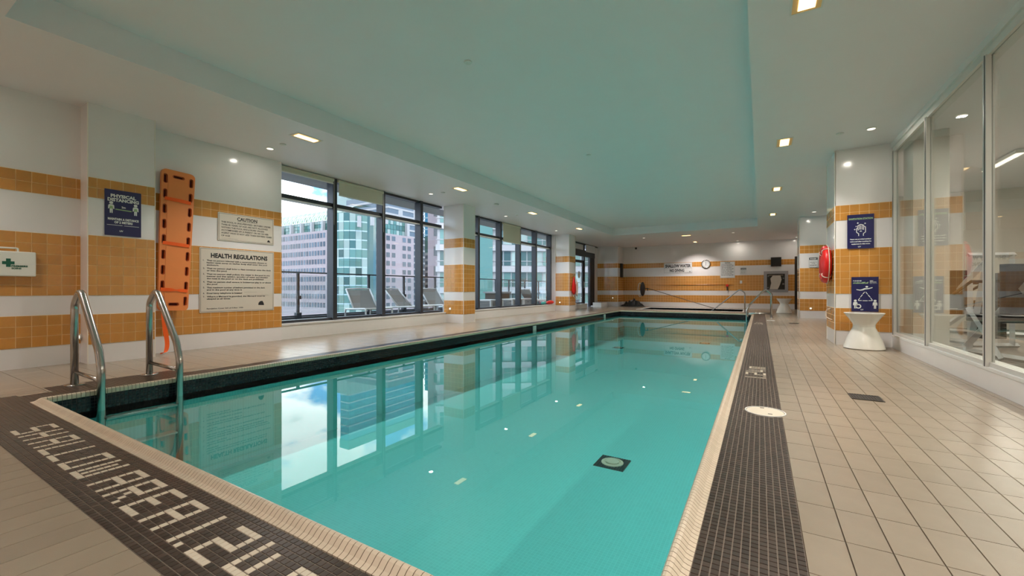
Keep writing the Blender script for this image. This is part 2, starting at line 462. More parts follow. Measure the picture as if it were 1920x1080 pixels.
# deck tiles
PXT, PYT = .1235, .2515
def inside(x, y, r): return r[0] + .004 < x < r[1] - .004 and r[2] + .004 < y < r[3] - .004
blocked = STRIPS + [(PX0 - CW, PX1 + CW, PY0 - CW, PY1 + CW), (SX0 - .13, SX1 + .13, SY0 - .13, SY1 + .13)]
zones = [(.125, 1.66, 1.805 - 40 * PYT, YF, .125), (-7.16, -4.9, 1.04 - 25 * PYT, YF, -7.16), (-4.9, .125, NEAR_Y0 - 22 * PYT, .6, -4.9 + .016), (-4.9, .125, 16.3, YF, -4.9)]
dt = []
def clip_tile(x0, x1, y0, y1, rs):
    for r in rs:
        if x1 <= r[0] + 1e-4 or x0 >= r[1] - 1e-4 or y1 <= r[2] + 1e-4 or y0 >= r[3] - 1e-4: continue
        ix0, ix1, iy0, iy1 = max(x0, r[0]), min(x1, r[1]), max(y0, r[2]), min(y1, r[3])
        parts = [(x0, ix0, y0, y1), (ix1, x1, y0, y1), (ix0, ix1, y0, iy0), (ix0, ix1, iy1, y1)]
        out = []
        for p in parts:
            if p[1] - p[0] > .012 and p[3] - p[2] > .012: out += clip_tile(*p, rs)
        return out
    return [(x0, x1, y0, y1)]
for zx0, zx1, zy0, zy1, xo in zones:
    j = 0; y = zy0
    while y < zy1 - .01:
        x = xo
        while x < zx1 - .01:
            for t in clip_tile(x, min(x + PXT, zx1), max(y, Y0), min(y + PYT, zy1, YF), blocked):
                if t[1] - t[0] < .012 or t[3] - t[2] < .012: continue
                cx, cy = (t[0] + t[1]) / 2, (t[2] + t[3]) / 2
                q = proj(cx, cy, 0); ar = 0
                if q and -40 < q[0] < 1960 and q[1] < 1130: ar = 1 / q[2] ** 3
                dt.append((ar, *t))
            x += PXT
        y += PYT
dt.sort(key=lambda t: -t[0]); cache = {}; field = MB()
for n, (ar, a, b, c, d) in enumerate(dt):
    if n < 300 and ar > 0:
        key = (round(b - a, 4), round(d - c, 4))
        if key not in cache: cache[key] = MB().tile(.0013, key[0] - .0013, .0013, key[1] - .0013, -.005, 0, .0008).mesh('deck_tile', 'deck')
        link('deck_tile', cache[key], floor, loc=(a, c, 0))
    else: field.tile(a + .0013, b - .0013, c + .0013, d - .0013, -.005, 0, .0008)
field.build('deck_tile_field', 'deck', floor, kind='stuff')

# ------------------------------------------------------------------ pool basin, coping, water
WL, PD = -.13, -.95
basin = MB()
basin.box(PX0 - .15, PX1 + .15, PY0 - .15, PY1 + .15, PD - .15, PD)
basin.box(PX0 - .15, PX0, PY0 - .15, PY1 + .15, PD, -.012); basin.box(PX1, PX1 + .15, PY0 - .15, PY1 + .15, PD, -.012)
basin.box(PX0, PX1, PY0 - .15, PY0, PD, -.012); basin.box(PX0, PX1, PY1, PY1 + .15, PD, -.012)
basin = S('pool_basin', basin, 'pool')
# waterline band of dark mosaic on the four sides
band = MB(); bandf = MB()
def wl(p0, p1):
    p0 = Vector((*p0, 0)); L = (Vector((*p1, 0)) - p0).length; mw = frame(p0, Vector((*p1, 0)) - p0)
    bb = MB().box(0, L, -.1365, -.004, 0, .002); k = MB(); n = round(L / MP); pw = L / n
    for i in range(n):
        for r in range(5): k.tile(i * pw + .0018, (i + 1) * pw - .0018, -.1365 + r * MP + .0018, -.1365 + (r + 1) * MP - .0018, .002, .005)
    for src, dst in ((bb, band), (k, bandf)): dst.add([mw @ Vector(v) for v in src.v], src.f)
wl((PX0, PY0), (PX0, PY1)); wl((PX0, PY1), (PX1, PY1)); wl((PX1, PY1), (PX1, PY0)); wl((PX1, PY0), (PX0, PY0))
band.build('waterline_bed', 'navy_grout', basin); bandf.build('waterline_tile_field', 'navy_tile', basin, kind='stuff')
# coping profile across (0 = outer edge on the strip, positive towards the water)
PROF = [(0, -.006), (0, .001), (.010, .003), (.022, .008), (.032, .018), (.042, .027), (.052, .031), (.060, .029), (.066, .022), (.068, .010), (.066, -.012), (.055, -.020)]
def cop_piece(w): # w along local x
    mb = MB(); n = len(PROF)
    for x, ins in ((.0016, 0), (w - .0016, 0)): mb.v += [(x, p[0], p[1]) for p in PROF]
    mb.f = [[i, i + n, i + 1 + n, i + 1] for i in range(n - 1)] + [list(range(n)), list(range(2 * n - 1, n - 1, -1))]
    mb.m = [0] * len(mb.f); return mb
cop_bed = MB(); copf = MB(); cop = []
ring = [((PX0 - CW, PY0 - CW), (PX1 + CW, PY0 - CW)), ((PX1 + CW, PY0 - CW), (PX1 + CW, PY1 + CW)), ((PX1 + CW, PY1 + CW), (PX0 - CW, PY1 + CW)), ((PX0 - CW, PY1 + CW), (PX0 - CW, PY0 - CW))]
for a, b in ring:
    a = Vector((*a, 0)); b = Vector((*b, 0)); u = (b - a).normalized(); v = Vector((-u.y, u.x, 0)); L = (b - a).length
    n = round(L / MP); pw = L / n
    core = cop_piece(L); core.v = [(p[0], p[1] * .985 + .0003, p[2] - .0015) for p in core.v]
    mw = Matrix(((u.x, v.x, 0, a.x), (u.y, v.y, 0, a.y), (0, 0, 1, 0), (0, 0, 0, 1)))
    # bed mitred at both ends
    core.v = [((p[0] + p[1]) if i < len(PROF) else (p[0] - p[1]), p[1], p[2]) for i, p in enumerate(core.v)]
    cop_bed.add([mw @ Vector(p) for p in core.v], core.f)
    for i in range(2, n - 2):
        m1 = mw @ Matrix.Translation((i * pw, 0, 0)); c = m1 @ Vector((pw / 2, .03, .02)); q = proj(*c); ar = 0
        if q and -10 < q[0] < 1930 and q[1] < 1090: ar = 1 / q[2] ** 3
        cop.append((ar, m1, pw))
    # mitred corner blocks
    k = cop_piece(2 * pw)
    k.v = [((p[0] + p[1] * 1.0) if i < len(PROF) else p[0], p[1], p[2]) for i, p in enumerate(k.v)]; copf.add([mw @ Vector(p) for p in k.v], k.f)
    k = cop_piece(2 * pw)
    k.v = [(p[0] if i < len(PROF) else p[0] - p[1], p[1], p[2]) for i, p in enumerate(k.v)]; m2 = mw @ Matrix.Translation((L - 2 * pw, 0, 0)); copf.add([m2 @ Vector(p) for p in k.v], k.f)
cop_bed.build('coping_bed', 'coping_g', basin)
cop.sort(key=lambda t: -t[0]); cache = {}
for n, (ar, mw, pw) in enumerate(cop):
    if n < 300 and ar > 0:
        key = round(pw, 4)
        if key not in cache: cache[key] = cop_piece(pw).mesh('coping_tile', 'coping', smooth=False)
        link('coping_tile', cache[key], basin, mw=mw)
    else:
        k = cop_piece(pw); copf.add([mw @ Vector(p) for p in k.v], k.f)
copf.build('coping_tile_field', 'coping', basin, kind='stuff')
# main drains
def main_drain(x, y, label):
    d = thing('main_drain', label, 'drain', (x, y, PD))
    MB().box(-.155, .155, -.155, .155, 0, .004).build('tile_surround', 'navy_grout', d)
    k = MB()
    for i in range(12):
        for j in range(12):
            if math.hypot(i - 5.5, j - 5.5) > 4.3: k.tile(-.155 + i * .0258 + .002, -.155 + (i + 1) * .0258 - .002, -.155 + j * .0258 + .002, -.155 + (j + 1) * .0258 - .002, .004, .008)
    k.build('surround_tile_field', 'navy_tile', d, kind='stuff')
    MB().lathe([(.112, .004), (.112, .014), (.085, .020), (.085, .008)], 32).build('cover_ring', 'lid', d)
    MB().lathe([(.068, .004), (.068, .024), (.055, .030), (.001, .031)], 32).build('cover_cap', 'lid', d)
    return d
main_drain(-1.325, 4.28, 'round white drain cover in a dark tile square, nearest on the pool floor')
main_drain(-1.6, 15.3, 'dark drain square on the pool floor close to the far right ladder')
main_drain(-3.77, 12.8, 'dark drain square on the pool floor towards the far left corner')
water = MB().add([(PX0 + .004, PY0 + .004, WL), (PX1 - .004, PY0 + .004, WL), (PX1 - .004, PY1 - .004, WL), (PX0 + .004, PY1 - .004, WL)], [[0, 1, 2, 3]]).build('pool_water', 'water')
relabel(water, 'still clear turquoise water filling the long indoor swimming pool', 'water')
inlet = MB()
for i, (x, y) in enumerate([(PX0, 14.3), (PX0, 9.0)]):
    MB().box(x + .002, x + .03, y - .07, y + .07, -.16, -.03).build('skimmer_mouth', 'trimw', basin)

# ------------------------------------------------------------------ spa
spa = MB()
spa.box(SX0 - .1, SX1 + .1, SY0 - .1, SY1 + .1, -.9, -.8)
for a in ((SX0 - .1, SX0, SY0 - .1, SY1 + .1), (SX1, SX1 + .1, SY0 - .1, SY1 + .1), (SX0, SX1, SY0 - .1, SY0), (SX0, SX1, SY1, SY1 + .1)): spa.box(*a, -.8, -.012)
spa = S('spa_basin', spa, 'navy_tile')
k = MB()
slab(k, SX0 - .13, SX1 + .13, SY0 - .13, SY1 + .13, [SPAH], -.01, .012)
k.build('spa_coping', 'base_tile', spa)
w = MB().add([(SX0, SY0, -.16), (SX1, SY0, -.16), (SX1, SY1, -.16), (SX0, SY1, -.16)], [[0, 1, 2, 3]]).build('spa_water', 'spa_water')
relabel(w, 'dark still water of the sunken whirlpool beyond the pool', 'water')

# ------------------------------------------------------------------ walls and columns
# left side
tile_wall('wall_left', (XL, Y0), (XL, 1.0355), .5, off=(1.0355 - Y0) % P, single=False)
tile_wall('wall_left_6', (XL, 1.0355), (XL, 1.65), .5, off=P)
col = tile_wall('column', (XA, 1.65), (XA, 2.268), .45, off=.0775); col.data.materials[0] = M['white_tile']
col_bead = MB().box(XL, XA - .01, 1.66, 2.26, 0, H).build('column_core', 'white_tile'); col_bead['kind'] = 'structure'
for cx_, cy_ in ((XA, 1.65), (XA, 2.268)): MB().box(cx_ - .004, cx_ + .0045, cy_ - .0045, cy_ + .0045, 0, H).build('corner_bead', 'grout_w', col_bead)
k = tile_wall('column_side', (XL, 1.65), (XA, 1.65), .02, off=.02, parent=None)
mwk = k.matrix_world.copy(); k.parent = col; k.matrix_parent_inverse = col.matrix_world.inverted()
del k['kind']
tile_wall('wall_left_2', (XW2, 2.268), (XW2, 4.10), .5, off=.08)
# wall under the windows
for i, (ya, yb) in enumerate(((4.10, 8.44), (8.93, 15.15))):
    S('wall_left_%d' % (3 + i), MB().box(-7.4, -6.985, ya, yb, 0, .24), 'base_tile')
def column(x0, x1, y0, y1, facex=None):
    c = MB().box(x0 + .0006, x1 - .0006, y0 + .0006, y1 - .0006, 0, H).build('column', 'white_tile'); c['kind'] = 'structure'
    for a, b in ((x0, y0), (x1, y0), (x1, y1), (x0, y1)): MB().box(a - .0055, a + .0055, b - .0055, b + .0055, 0, H - .001).build('corner_bead', 'grout_w', c)
    return c
def clad(c, p0, p1, off=0, single=False):
    w_ = tile_wall('cladding', p0, p1, .012, off=off, single=single); del w_['kind']; w_.parent = c
cB = column(-7.05, -6.42, 8.44, 8.93); clad(cB, (-7.05, 8.44), (-6.42, 8.44)); clad(cB, (-6.42, 8.44), (-6.42, 8.93))
cC = column(-7.40, -6.40, 15.15, 15.78); clad(cC, (-7.40, 15.15), (-6.40, 15.15)); clad(cC, (-6.40, 15.15), (-6.40, 15.78))
tile_wall('wall_left_5', (-7.15, 20.55), (-6.092, 20.55), .9, single=False)
tile_wall('wall_left_7', (-6.08, 20.545), (-6.08, YF), .011, single=False)
tile_wall('wall_far', (-6.08, YF), (1.25, YF), .2, single=False)
S('wall_far_2', MB().box(1.25, 1.66, YF, YF + .2, 2.25, H).box(1.40, 1.66, YF, YF + .2, 0, 2.25), 'white_tile')
# right side
cR = column(.99, 1.72, 8.14, 9.03)
w_ = tile_wall('cladding', (.99, 8.14), (1.66, 8.14), .012, off=.065, single=True); del w_['kind']; w_.parent = cR
clad(cR, (.99, 9.03), (.99, 8.14))
cR2 = column(1.0, 1.66, 15.1, 15.9); clad(cR2, (1.0, 15.1), (1.66, 15.1)); clad(cR2, (1.0, 15.9), (1.0, 15.1))
tile_wall('wall_right', (1.66, YF), (1.66, 9.03), .2, single=False)
S('wall_back', MB().box(-7.4, 1.9, Y0 - .2, Y0, 0, H), 'white_tile')
# doors at the far right
dr = MB().box(1.25, 1.40, YF + .02, YF + .07, 0, 2.25).build('door_1', 'door_dark'); dr['kind'] = 'structure'
MB().ball((1.37, YF, 1.0), .025).build('door_knob', 'steel', dr)
dr = MB().box(1.625, 1.655, 13.2, 14.9, 0, 2.7).build('door_2', 'door_dark'); dr['kind'] = 'structure'
MB().box(1.60, 1.625, 13.35, 13.38, .9, 1.2).build('door_handle', 'steel', dr)

# ------------------------------------------------------------------ ceiling with the raised tray
k = MB(); slab(k, -7.4, 1.9, Y0 - .2, YF + .2, [(TXA, TXB, TYA, TYB)], H, H + .5)
ceil = S('ceiling', k, 'plaster')
MB().box(TXA - .05, TXB + .05, TYA - .05, TYB + .05, TH, TH + .2).build('tray_panel', 'tray', ceil)

# ------------------------------------------------------------------ window walls
def mull(w_, y, x0=-7.27, x1=-7.085, wd=.09, z0=.24, z1=H, m='frame_dark'): return MB().box(x0, x1, y - wd / 2, y + wd / 2, z0, z1).build('mullion', m, w_)
def window(nm, ya, yb, ms, blinds):
    w_ = MB().box(-7.30, -6.97, ya, yb, .24, .265).build(nm, 'base_tile'); w_['kind'] = 'structure'
    MB().box(-7.27, XG, ya, yb, .265, .31).build('bottom_rail', 'frame_dark', w_)
    MB().box(-7.27, XG, ya, yb, 2.95, H).build('head_rail', 'frame_dark', w_)
    ys = [ya] + ms + [yb]
    for y in ms: mull(w_, y)
    for i in range(len(ys) - 1):
        a, b = ys[i] + (.035 if i else 0), ys[i + 1] - (.035 if i < len(ys) - 2 else 0)
        MB().box(-7.25, XG - .01, a, b, 2.445, 2.52).build('transom', 'frame_dark', w_)
        MB().box(-7.25, XG + .012, a, b, 2.425, 2.445).build('transom_lip', 'trimw', w_)
        MB().box(-7.20, -7.19, a, b, .31, 2.43).build('pane', 'glass', w_)
        MB().box(-7.20, -7.19, a, b, 2.52, 2.95).build('pane', 'glass', w_)
    return w_
w1 = window('window_1', 4.10, 8.44, [5.235, 6.455, 7.65], None)
w2 = window('window_2', 8.93, 15.15, [10.06, 11.28, 12.52, 13.72, 14.96], None)
S('trim_1', MB().box(-7.27, -6.97, 15.1, 15.15, 0, H), 'plaster')
def blind(ya, yb, z, label, m='blind', x=-7.07):
    t = thing('roller_blind', label, 'blind', (x, ya, H - .005))
    L = yb - ya
    MB().tube([(0, 0, -.035), (0, L, -.035)], .03, 12).build('roller', m, t)
    MB().box(.012, .016, .02, L - .02, z - H, -.04).build('fabric', m, t)
    MB().box(.006, .022, .02, L - .02, z - H - .02, z - H).build('bottom_bar', 'trimw', t)
    MB().tube([(.03, L - .01, -.05), (.03, L - .01, -.9)], .003, 6).build('bead_chain', 'trimw', t)
    return t
blind(4.12, 5.19, 2.90, 'rolled-up beige blind above the first window bay beside the caution board')
blind(5.28, 6.42, 2.70, 'beige blind lowered a little over the second window bay')
blind(11.33, 12.47, 2.40, 'cream blind pulled down over the top pane beyond the near window column')
# door wall X ~ -7.12 from y 15.78 to 20.55
dw = thing('door_3', '', ''); del dw['label']; del dw['category']; dw['kind'] = 'structure'
XD = -7.12
for y0_, y1_ in ((17.36, 17.50), (18.62, 18.76), (19.42, 19.52)): MB().box(XD - .1, XD, y0_, y1_, 0, 2.98).build('door_jamb', 'frame_dark', dw)
MB().box(XD - .1, XD + .01, 17.36, 20.10, 2.38, 2.68).build('door_header', 'frame_dark', dw)
MB().box(XD - .1, XD, 17.36, 20.55, 2.93, 3.0).build('door_head_rail', 'frame_dark', dw)
lf = MB().box(XD - .07, XD - .02, 17.50, 17.64, .05, 2.2).box(XD - .07, XD - .02, 18.50, 18.62, .05, 2.2).box(XD - .07, XD - .02, 17.64, 18.50, 2.08, 2.2).box(XD - .07, XD - .02, 17.64, 18.50, .05, .25).build('door_leaf', 'frame_dark', dw)
MB().box(XD - .05, XD - .04, 17.64, 18.50, .25, 2.08).build('door_pane', 'glass', lf)
MB().tube([(XD, 18.54, .9), (XD + .05, 18.54, .92), (XD + .05, 18.54, 1.2), (XD, 18.54, 1.22)], .012, 8).build('door_handle', 'steel', lf)
MB().lathe([(.001, 0), (.16, 0), (.16, .004), (.001, .004)], 24, axis='x', c=(XD - .038, 18.09, 1.52)).build('round_sticker', 'stickerw', lf)
MB().box(XD - .05, XD - .04, 17.5, 18.6, 2.22, 2.36).build('transom_pane', 'glass', dw)
MB().box(XD - .05, XD - .04, 18.78, 19.42, .08, 2.38).build('side_pane', 'glass', dw)
for i in range(4): MB().box(XD - .06, XD - .02 + .012 * (i % 2), 19.55 + i * .15, 19.69 + i * .15, .05, 2.38).build('vertical_slat', 'frame_dark', dw)
MB().box(XD - .05, XD - .03, 17.52, 18.60, 2.68, 2.93).build('blind_panel', 'blind_w', dw)
MB().box(XD + .02, XD + .04, 18.80, 20.02, 2.62, 2.96).build('blind_panel', 'blind_w', dw)
S('trim_2', MB().box(-7.3, -6.98, 15.78, 17.36, 0, .24).box(-7.3, -7.1, 15.78, 17.36, .24, H), 'white_tile')
S('trim_3', MB().box(-7.3, XD - .005, 20.1, 20.55, 0, H), 'white_tile')

# ------------------------------------------------------------------ glass partition on the right, gym beyond
gp = MB().box(XR, XR + .25, Y0, 8.14, 0, .17).build('window_3', 'white_tile'); gp['kind'] = 'structure'
MB().box(XR - .004, XR + .16, Y0, 8.14, .17, .195).build('sill', 'trimw', gp)
MB().box(XR + .02, XR + .12, Y0, 8.14, .195, .235).build('bottom_rail', 'frame_light', gp)
MB().box(XR + .01, XR + .12, Y0, 8.14, 2.86, H).build('head_rail', 'frame_light', gp)
MB().box(XR - .012, XR + .01, Y0, 8.14, 2.93, H).build('head_trim', 'trimw', gp)
posts = [8.09, 6.70, 5.19, 3.68, 2.17, .66, -.85, -2.36, -3.87]
for i, y in enumerate(posts):
    MB().box(XR, XR + .055, y - .03, y + .03, .195, 2.87).build('post', 'frame_light', gp)
    MB().box(XR - .004, XR, y - .012, y - .006, .195, 2.87).build('post_groove', 'frame_dark', gp)
    if i + 1 < len(posts): MB().box(XR + .035, XR + .043, posts[i + 1] + .03, y - .03, .235, 2.86).build('pane', 'glass', gp)
GX = 5.6
S('floor_2', MB().box(1.9, GX, Y0, 13.2, -.2, 0), 'rubber')
S('ceiling_2', MB().box(1.9, GX, Y0, 13.2, H, H + .2), 'plaster')
S('wall_right_2', MB().box(GX, GX + .2, Y0, 13.2, 0, H), 'gym_wall')
S('wall_right_3', MB().box(XR + .1, GX, 13.0, 13.2, 0, H).box(XR + .1, GX, Y0 - .2, Y0, 0, H), 'gym_wall')
S('trim_4', MB().box(XR + .14, XR + .5, 7.75, 8.2, 0, H), 'gym_wall')
S('trim_5', MB().box(4.1, 4.5, 9.6, 10.0, 0, H), 'gym_wall')
# ------------------------------------------------------------------ ceiling fixtures
def lamp(x, y, label, first=None):
    if first: t = dup(first, (x, y, H), label, 'recessed rectangular ceiling lamps')
    else:
        t = thing('recessed_lamp', label, 'lamp', (x, y, H), 'recessed rectangular ceiling lamps')
        a, b = .105, .195
        k = MB(); slab(k, -a, a, -b, b, [(-a + .012, a - .012, -b + .012, b - .012)], -.006, -.0005); k.build('lamp_trim', 'trimw', t)
        MB().box(-a + .012, a - .012, -b + .012, b - .012, -.003, -.001).build('reflector', 'reflector', t)
        MB().box(-.055, .055, -.15, .15, -.010, -.004).build('lens', 'lens', t)
    l = add_light('lamp_light', 'AREA', (x, y, H - .02), LAMP_W, WARM, .12, .30)
    l.data.spread = math.radians(122)
    l.parent = t; l.location = (0, 0, -.02)
    return t
row = [('nearest', .15), ('second', 3.62), ('third', 7.16), ('fourth', 10.47), ('fifth', 14.0)]
first = None
for side, x in (('left', -5.53), ('right', .30)):
    for nm, y in row:
        yy = y + (.12 if side == 'right' else 0)
        q = lamp(x, yy, 'recessed rectangular lamp over the %s deck, %s along that row' % (side, nm), first)
        if first is None: first = q
lamp(-5.53, -3.3, 'recessed rectangular lamp over the left deck behind the viewer', first); lamp(.30, -3.2, 'recessed rectangular lamp over the right deck behind the viewer', first)
lamp(-2.55, -2.6, 'recessed rectangular lamp over the near deck behind the viewer', first)
far = lamp(-2.55, 17.95, 'recessed rectangular lamp beyond the tray, before the whirlpool', first)
far.rotation_euler = (0, 0, PI / 2)
lamp(-2.55, 20.6, 'recessed rectangular lamp over the whirlpool by the far wall', first)
def downlight(x, y, label, lit=True, first=None):
    if first: t = dup(first, (x, y, H), label, 'round ceiling downlights')
    else:
        t = thing('downlight', label, 'lamp', (x, y, H), 'round ceiling downlights')
        MB().lathe([(.062, -.001), (.062, -.005), (.047, -.008), (.047, -.001)], 24).build('lamp_trim', 'trimw', t)
        MB().lathe([(.001, -.006), (.044, -.006), (.040, -.010), (.001, -.012)], 20).build('bulb', 'bulb', t)
    l = add_light('downlight_light', 'AREA', (0, 0, 0), SMALL_W, (1, .93, .82), .07)
    l.parent = t; l.location = (0, 0, -.02)
    return t
fd = downlight(-6.42, 3.61, 'round downlight over the board wall beside the first window bay')
for x, y, lb in ((-6.36, 7.16, 'round downlight above the window ledge before the near window column'), (-6.42, 10.47, 'round downlight above the second group of windows, near end'),
                 (-6.42, 14.0, 'round downlight by the far window column'), (-6.42, .2, 'round downlight near the first aid box, over the left wall'), (1.27, 7.25, 'round downlight in front of the right column with the posters'),
                 (1.28, 14.25, 'round downlight before the far right column'), (1.27, 3.8, 'round downlight beside the glass partition'), (1.28, 20.8, 'round downlight by the dark far door'),
                 (-.875, 21.05, 'round downlight close to the far wall above the regulations board'), (-.89, 17.92, 'round downlight beyond the tray, right of the long lamp'), (-4.2, 17.9, 'round downlight beyond the tray, left of the long lamp')):
    downlight(x, y, lb, first=fd)
def sprinkler(x, y, z, label, first=None):
    if first: return dup(first, (x, y, z), label, 'ceiling sprinkler caps')
    t = thing('sprinkler', label, 'sprinkler', (x, y, z), 'ceiling sprinkler caps')
    MB().lathe([(.001, -.014), (.040, -.014), (.044, -.008), (.042, -.001)], 20).build('cover_plate', 'trimw', t)
    MB().lathe([(.001, -.017), (.014, -.017), (.016, -.013)], 12).build('sprinkler_seam', 'trimw', t)
    return t
fs = sprinkler(-6.07, 3.6, H, 'white sprinkler cap beside the first round downlight on the left')
for x, y, z, lb in ((-6.04, 7.2, H, 'white sprinkler cap before the near window column'), (-6.05, 10.48, H, 'white sprinkler cap over the second group of windows'), (.94, 7.25, H, 'white sprinkler cap before the right column with the posters'),
                    (-2.68, 3.6, TH, 'white sprinkler cap in the tray, the nearer of two'), (-2.66, 7.2, TH, 'white sprinkler cap in the tray, the farther of two'), (-1.72, 17.97, H, 'white sprinkler cap beyond the tray')):
    sprinkler(x, y, z, lb, fs)
t = thing('smoke_detector', 'white round smoke detector on the ceiling near the window column', 'detector', (-5.70, 8.85, H))
MB().lathe([(.06, -.001), (.06, -.02), (.045, -.04), (.001, -.042)], 24).build('housing', 'trimw', t); MB().lathe([(.061, -.018), (.061, -.022)], 24, close=False).build('vent_slot', 'drain', t)
def wall_light(o, u, label):
    t = thing('step_light', label, 'lamp', mw=frame(o, u))
    MB().lathe([(.001, 0), (.034, 0), (.034, .008), (.022, .011), (.001, .011)], 20).build('bezel', 'trimw', t)
    MB().lathe([(.001, .011), (.020, .011), (.014, .016), (.001, .017)], 16).build('bulb', 'bulb', t)
wall_light((-6.84, 1.643, .30), (1, 0, 0), 'small round lit light low in the corner by the near ladder')
wall_light((-6.84, 8.433, .355), (1, 0, 0), 'small round lit light low on the near window column')
wall_light((-6.79, 15.143, .335), (1, 0, 0), 'small round lit light low on the far window column')
wall_light((1.27, 15.093, .29), (1, 0, 0), 'small round lit light low on the far right column')
wall_light((-6.34, 20.543, .42), (1, 0, 0), 'small round spout low on the wall beside the glass door')

# ------------------------------------------------------------------ signs
def board(name, label, cat, o, u, w, h, m='board', t=.006, border=True, holes=True):
    s = thing(name, label, cat, mw=frame(o, u))
    MB().box(0, w, 0, h, 0, t).build('panel', m, s)
    if border:
        k = MB(); b = .012; q = .004
        slab(k, b, w - b, b, h - b, [(b + q, w - b - q, b + q, h - b - q)], t, t + .0005); k.build('border_line', 'ink', s)
    return s
Z = .0068
# caution board
s = board('caution_board', 'cream CAUTION board with six lines of capitals, hung above the larger regulations board', 'sign', (XW2 + .006, 3.13, 1.59), (0, 1, 0), .832, .42)
text(s, 'CAUTION', .416, .325, w=.30, h=.052, bold=.03, align='c', z=Z)
MB().box(.27, .56, .312, .316, Z - .0008, Z).build('underline', 'ink', s)
for i, l in enumerate(['THIS POOL IS UNSUPERVISED. BATHERS UNDER', 'TWELVE YEARS OF AGE ARE NOT ALLOWED', 'WITHIN THE POOL ENCLOSURE UNLESS', 'ACCOMPANIED BY A PARENT OR HIS OR HER', 'AGENT WHO IS NOT LESS THAN SIXTEEN YEARS', 'OF AGE']):
    text(s, l, .045, .27 - i * .041, w=[.735, .69, .63, .70, .75, .12][i], h=.024, bold=.025, z=Z)
MB().prism([(.72, .035), (.735, .065), (.75, .07), (.762, .058), (.775, .033)], Z - .0008, Z).build('emblem', 'ink', s)
MB().box(.05, .28, .035, .037, Z - .0008, Z).build('fine_line', 'ink', s)
# health regulations board
s = board('regulations_board', 'large cream HEALTH REGULATIONS board with seven numbered rules, beside the first window', 'sign', (XW2 + .006, 2.892, .515), (0, 1, 0), 1.072, .95)
text(s, 'HEALTH REGULATIONS', .145, .81, w=.82, h=.066, bold=.045, z=Z)
rules = [('1.', ['That no person infected with a communicable disease or', 'having open sores on his/her body shall enter the pool', 'enclosure.']),
         ('2.', ['That no person shall bring a glass container onto the deck', 'or into the pool.']),
         ('3.', ['That no person shall pollute the water in the pool in any', 'manner and that spitting, spouting of water and blowing', 'the nose in the pool or on the deck are prohibited.']),
         ('4.', ['That no person shall engage in boisterous play in or about', 'the pool.']), ('5.', ['That maximum number of bathers permitted on the deck', 'and in the pool at any time is']),
         ('6.', ['Emergency telephone is located']), ('7.', ['Where a lifeguard is provided, the lifeguard must be', 'obeyed at all times.'])]
y = .755; FW = {0: .90}
for n, ls in rules:
    text(s, n, .045, y, h=.021, bold=.03, z=Z)
    for l in ls:
        text(s, l, .092, y, w=len(l) * .01605, h=.021, bold=.03, z=Z); y -= .033
    y -= .017
for i, (a, b, yy) in enumerate(((.60, .80, .296), (.62, .98, .246))): MB().box(a, b, yy, yy + .0012, Z - .0008, Z).build('fill_in_line', 'ink', s)
text(s, 'Regulation Cover 565 of O.Reg. 1990', .092, .05, w=.50, h=.018, bold=.03, z=Z)
MB().prism([(.82, .09), (.826, .125), (.85, .15), (.885, .155), (.905, .12), (.912, .085)], Z - .0008, Z).build('emblem', 'ink', s)

def person(s, x, y, h, m='poster_white', z=Z, shirt=None):
    s = on_panel(s)
    k = MB(); k.prism([(x + .13 * h * math.cos(a), y + .87 * h + .12 * h * math.sin(a)) for a in [2 * PI * i / 12 for i in range(12)]], z - .0008, z)
    k.prism([(x - .2 * h, y + .34 * h), (x - .12 * h, y + .38 * h), (x - .1 * h, y + .55 * h), (x - .09 * h, y), (x - .02 * h, y), (x, y + .36 * h), (x + .02 * h, y), (x + .09 * h, y), (x + .1 * h, y + .55 * h), (x + .12 * h, y + .38 * h), (x + .2 * h, y + .34 * h), (x + .19 * h, y + .64 * h), (x + .12 * h, y + .73 * h), (x - .12 * h, y + .73 * h), (x - .19 * h, y + .64 * h)], z - .0008, z)
    k.build('pictogram_person', m, s)
    if shirt: MB().prism([(x - .1 * h, y + .36 * h), (x + .1 * h, y + .36 * h), (x + .09 * h, y + .6 * h), (x - .09 * h, y + .6 * h)], z, z + .0006).build('pictogram_shirt', shirt, s)
def bar(s, p, q, r, m='poster_white', name='pictogram_line', z=Z):
    s = on_panel(s)
    p = Vector((*p, 0)); q = Vector((*q, 0)); d = (q - p).normalized(); n = Vector((-d.y, d.x, 0)) * r
    MB().prism([((p + n).x, (p + n).y), ((p - n).x, (p - n).y), ((q - n).x, (q - n).y), ((q + n).x, (q + n).y)], z - .0008, z).build(name, m, s)
# physical distancing poster
s = board('distancing_poster', 'navy PHYSICAL DISTANCING poster with two figures, on the first tiled column', 'poster', (XA + .006, 1.79, 1.497), (0, 1, 0), .337, .545, 'navy', .005, False)
text(s, 'PHYSICAL', .170, .455, w=.235, h=.038, m='poster_white', bold=.05, align='c', z=Z)
text(s, 'DISTANCING', .170, .408, w=.29, h=.038, m='poster_white', bold=.05, align='c', z=Z)
person(s, .058, .265, .14, shirt='poster_green'); person(s, .283, .262, .14, shirt='poster_green')
bar(s, (.095, .315), (.245, .308), .006, 'poster_green'); text(s, '2m', .17, .335, h=.022, m='poster_white', bold=.04, align='c', z=Z)
text(s, 'MAINTAIN A DISTANCE', .17, .185, w=.285, h=.026, m='poster_white', bold=.05, align='c', z=Z)
text(s, 'OF 2 METERS', .17, .148, w=.17, h=.026, m='poster_white', bold=.05, align='c', z=Z)
bar(s, (.02, .125), (.16, .125), .0025); bar(s, (.175, .125), (.315, .125), .0025); text(s, 'LIV', .15, .05, h=.018, m='poster_white', bold=.04, align='c', z=Z)
